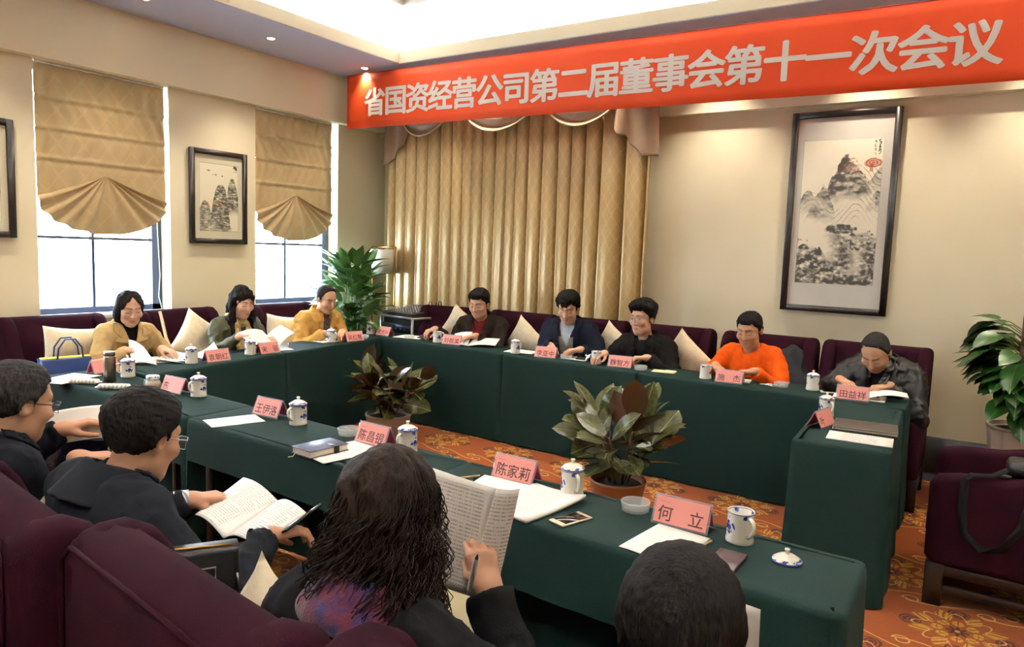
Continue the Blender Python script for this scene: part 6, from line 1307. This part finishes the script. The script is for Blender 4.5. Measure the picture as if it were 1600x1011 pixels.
# --- blue handbag
hb = thing('handbag', 'blue leather tote bag on armchair beside trench coat woman', 'handbag', (-5.19, 2.40, 0.455), D(-100)); blue = mat('blue_leather', (30, 58, 112), 0.4, var=0.2, bump=0.2, bscale=200)
MB().prism([(-0.15, 0), (0.15, 0), (0.175, 0.33), (-0.175, 0.33)], -0.055, 0.055, 'y', 0.012, 2).obj('bag_body', blue, hb)
MB().rbox(-0.165, 0.165, -0.035, 0.035, 0.327, 0.336, 0.003, 1).obj('lining', mat('yellow_lining', (214, 190, 60), 0.7), hb)
for s in (-1, 1): MB().tube([(-0.08, s*0.045, 0.30), (-0.07, s*0.05, 0.40), (-0.03, s*0.05, 0.46), (0.03, s*0.05, 0.46), (0.07, s*0.05, 0.40), (0.08, s*0.045, 0.30)], 0.006, 7).obj('strap', blue, hb)
MB().tube([(0.14, -0.057, 0.30), (0.142, -0.06, 0.15)], 0.004, 6).obj('zip_pull', brass, hb)
# --- beige shoulder strap on the wing of the second armchair
st_ = thing('shoulder_bag', 'beige strapped shoulder bag hanging on armchair wing', 'handbag', (-5.2, 3.22, 0)); beige = mat('beige_leather', (206, 184, 150), 0.5)
def ribbon(pts, w, m, parent, name='strap', side=(0, 1, 0)):
    P = [Vector(p) for p in pts]; mb = MB(); vs = []; fs = []; S = Vector(side)
    for i, p in enumerate(P):
        t = (P[min(i+1, len(P)-1)]-P[max(i-1, 0)]).normalized(); s = (S-t*S.dot(t)).normalized(); nn = t.cross(s)*0.0015
        vs += [p-s*w/2+nn, p+s*w/2+nn, p+s*w/2-nn, p-s*w/2-nn]
    for i in range(len(P)-1):
        for k in range(4): a = i*4+k; b = i*4+(k+1) % 4; fs.append((a, b, b+4, a+4))
    mb.add(vs, fs, True); return mb.obj(name, m, parent)
ribbon([(-0.14, -0.075, 1.05), (-0.10, -0.08, 0.98), (-0.02, -0.10, 0.86), (0.07, -0.11, 0.76), (0.12, -0.10, 0.66)], 0.022, beige, st_, side=(0.2, 1, 0.3)); MB().rbox(0.04, 0.12, -0.20, -0.02, 0.46, 0.66, 0.02, 2).obj('bag_body', beige, st_)
# --- black leather document bag beside charcoal blazer man
db = thing('document_bag', 'black leather zip bag beside charcoal blazer man', 'bag', (-1.595, 0.965, 0.655), D(62))
MB().prism([(-0.15, 0), (0.15, 0), (0.148, 0.205), (-0.148, 0.215)], -0.036, 0.036, 'y', 0.014, 3).obj('bag_body', blackleather, db); MB().tube([(-0.14, -0.012, 0.217), (0.0, -0.014, 0.215), (0.13, -0.012, 0.206)], 0.0035, 6).obj('zip', brass, db)
MB().tube([(0.05, -0.038, 0.165), (0.09, -0.038, 0.165), (0.09, -0.038, 0.135), (0.05, -0.038, 0.135)], 0.0028, 6, closed=True).obj('buckle', alu, db); MB().tube([(0.14, -0.036, 0.14), (0.145, -0.038, 0.10)], 0.003, 5).obj('zip_pull', alu, db)
# --- glossy dark bag beyond the man at the left edge
gb = thing('glossy_bag', 'glossy dark patent bag standing beyond man at left edge', 'bag', (-2.86, 1.36, 0.46), D(30)); patent = mat('patent_leather', (26, 26, 40), 0.08, var=0.4, bump=0.6, bscale=14)
MB().prism([(-0.12, 0), (0.12, 0), (0.14, 0.40), (-0.14, 0.38)], -0.04, 0.04, 'y', 0.015, 2).obj('bag_body', patent, gb); MB().tube([(-0.06, 0, 0.38), (-0.05, 0, 0.45), (0.05, 0, 0.45), (0.06, 0, 0.39)], 0.006, 7).obj('handle', patent, gb)
# --- bag with strap on the right armchair
rb = thing('messenger_bag', 'black messenger bag on right armchair with strap over its arm', 'bag', (0.20, 4.02, 0.655)); MB().rbox(-0.05, 0.22, -0.10, 0.08, 0.0, 0.08, 0.03, 3).obj('bag_body', blackleather, rb)
webb = mat('black_webbing', (18, 18, 19), 0.8, bump=0.3, bscale=300, spec=0.05)
ribbon([(-0.02, -0.06, 0.05), (-0.10, -0.12, 0.012), (-0.18, -0.155, 0.008), (-0.205, -0.167, -0.02), (-0.205, -0.172, -0.15), (-0.19, -0.172, -0.27), (-0.12, -0.172, -0.33), (-0.04, -0.172, -0.31), (0.02, -0.172, -0.20), (0.05, -0.172, -0.05), (0.06, -0.160, 0.008), (0.07, -0.10, 0.03)], 0.035, webb, rb, side=(1, 0.1, 0.2)); MB().rbox(-0.08, -0.03, -0.118, -0.085, 0.008, 0.022, 0.003, 1).obj('buckle', case_m, rb)
# --- dark jacket hung over the orange man's armchair
cj = v3(-1.135, 5.50, 0.76)
def f_drape(P):
    q = P-cj.astype(np.float32); d = sd_el(q, (0, 0.0, 0.04), (0.10, 0.085, 0.20)); d = smin(d, sd_el(q, (0.05, -0.04, -0.10), (0.10, 0.10, 0.17)), 0.05); d = smin(d, sd_rc(P, cj+v3(-0.05, -0.02, 0.15), cj+v3(0.06, -0.12, -0.17), 0.05, 0.035), 0.03)
    return d+0.05*(np.abs(vnoise(P, (14, 14, 6), 2))-0.12)+0.02*np.abs(vnoise(P, (26, 26, 11), 4))
V, F = nets(f_drape, cj-0.33, cj+0.33, 0.008); dj = link('draped_jacket', np_mesh('draped_jacket', V-cj.astype(np.float32), F, fabric('charcoal_cloth', (40, 40, 44))), None, tuple(cj)); tag(dj, 'charcoal jacket draped beside man in orange sweater', 'jacket')
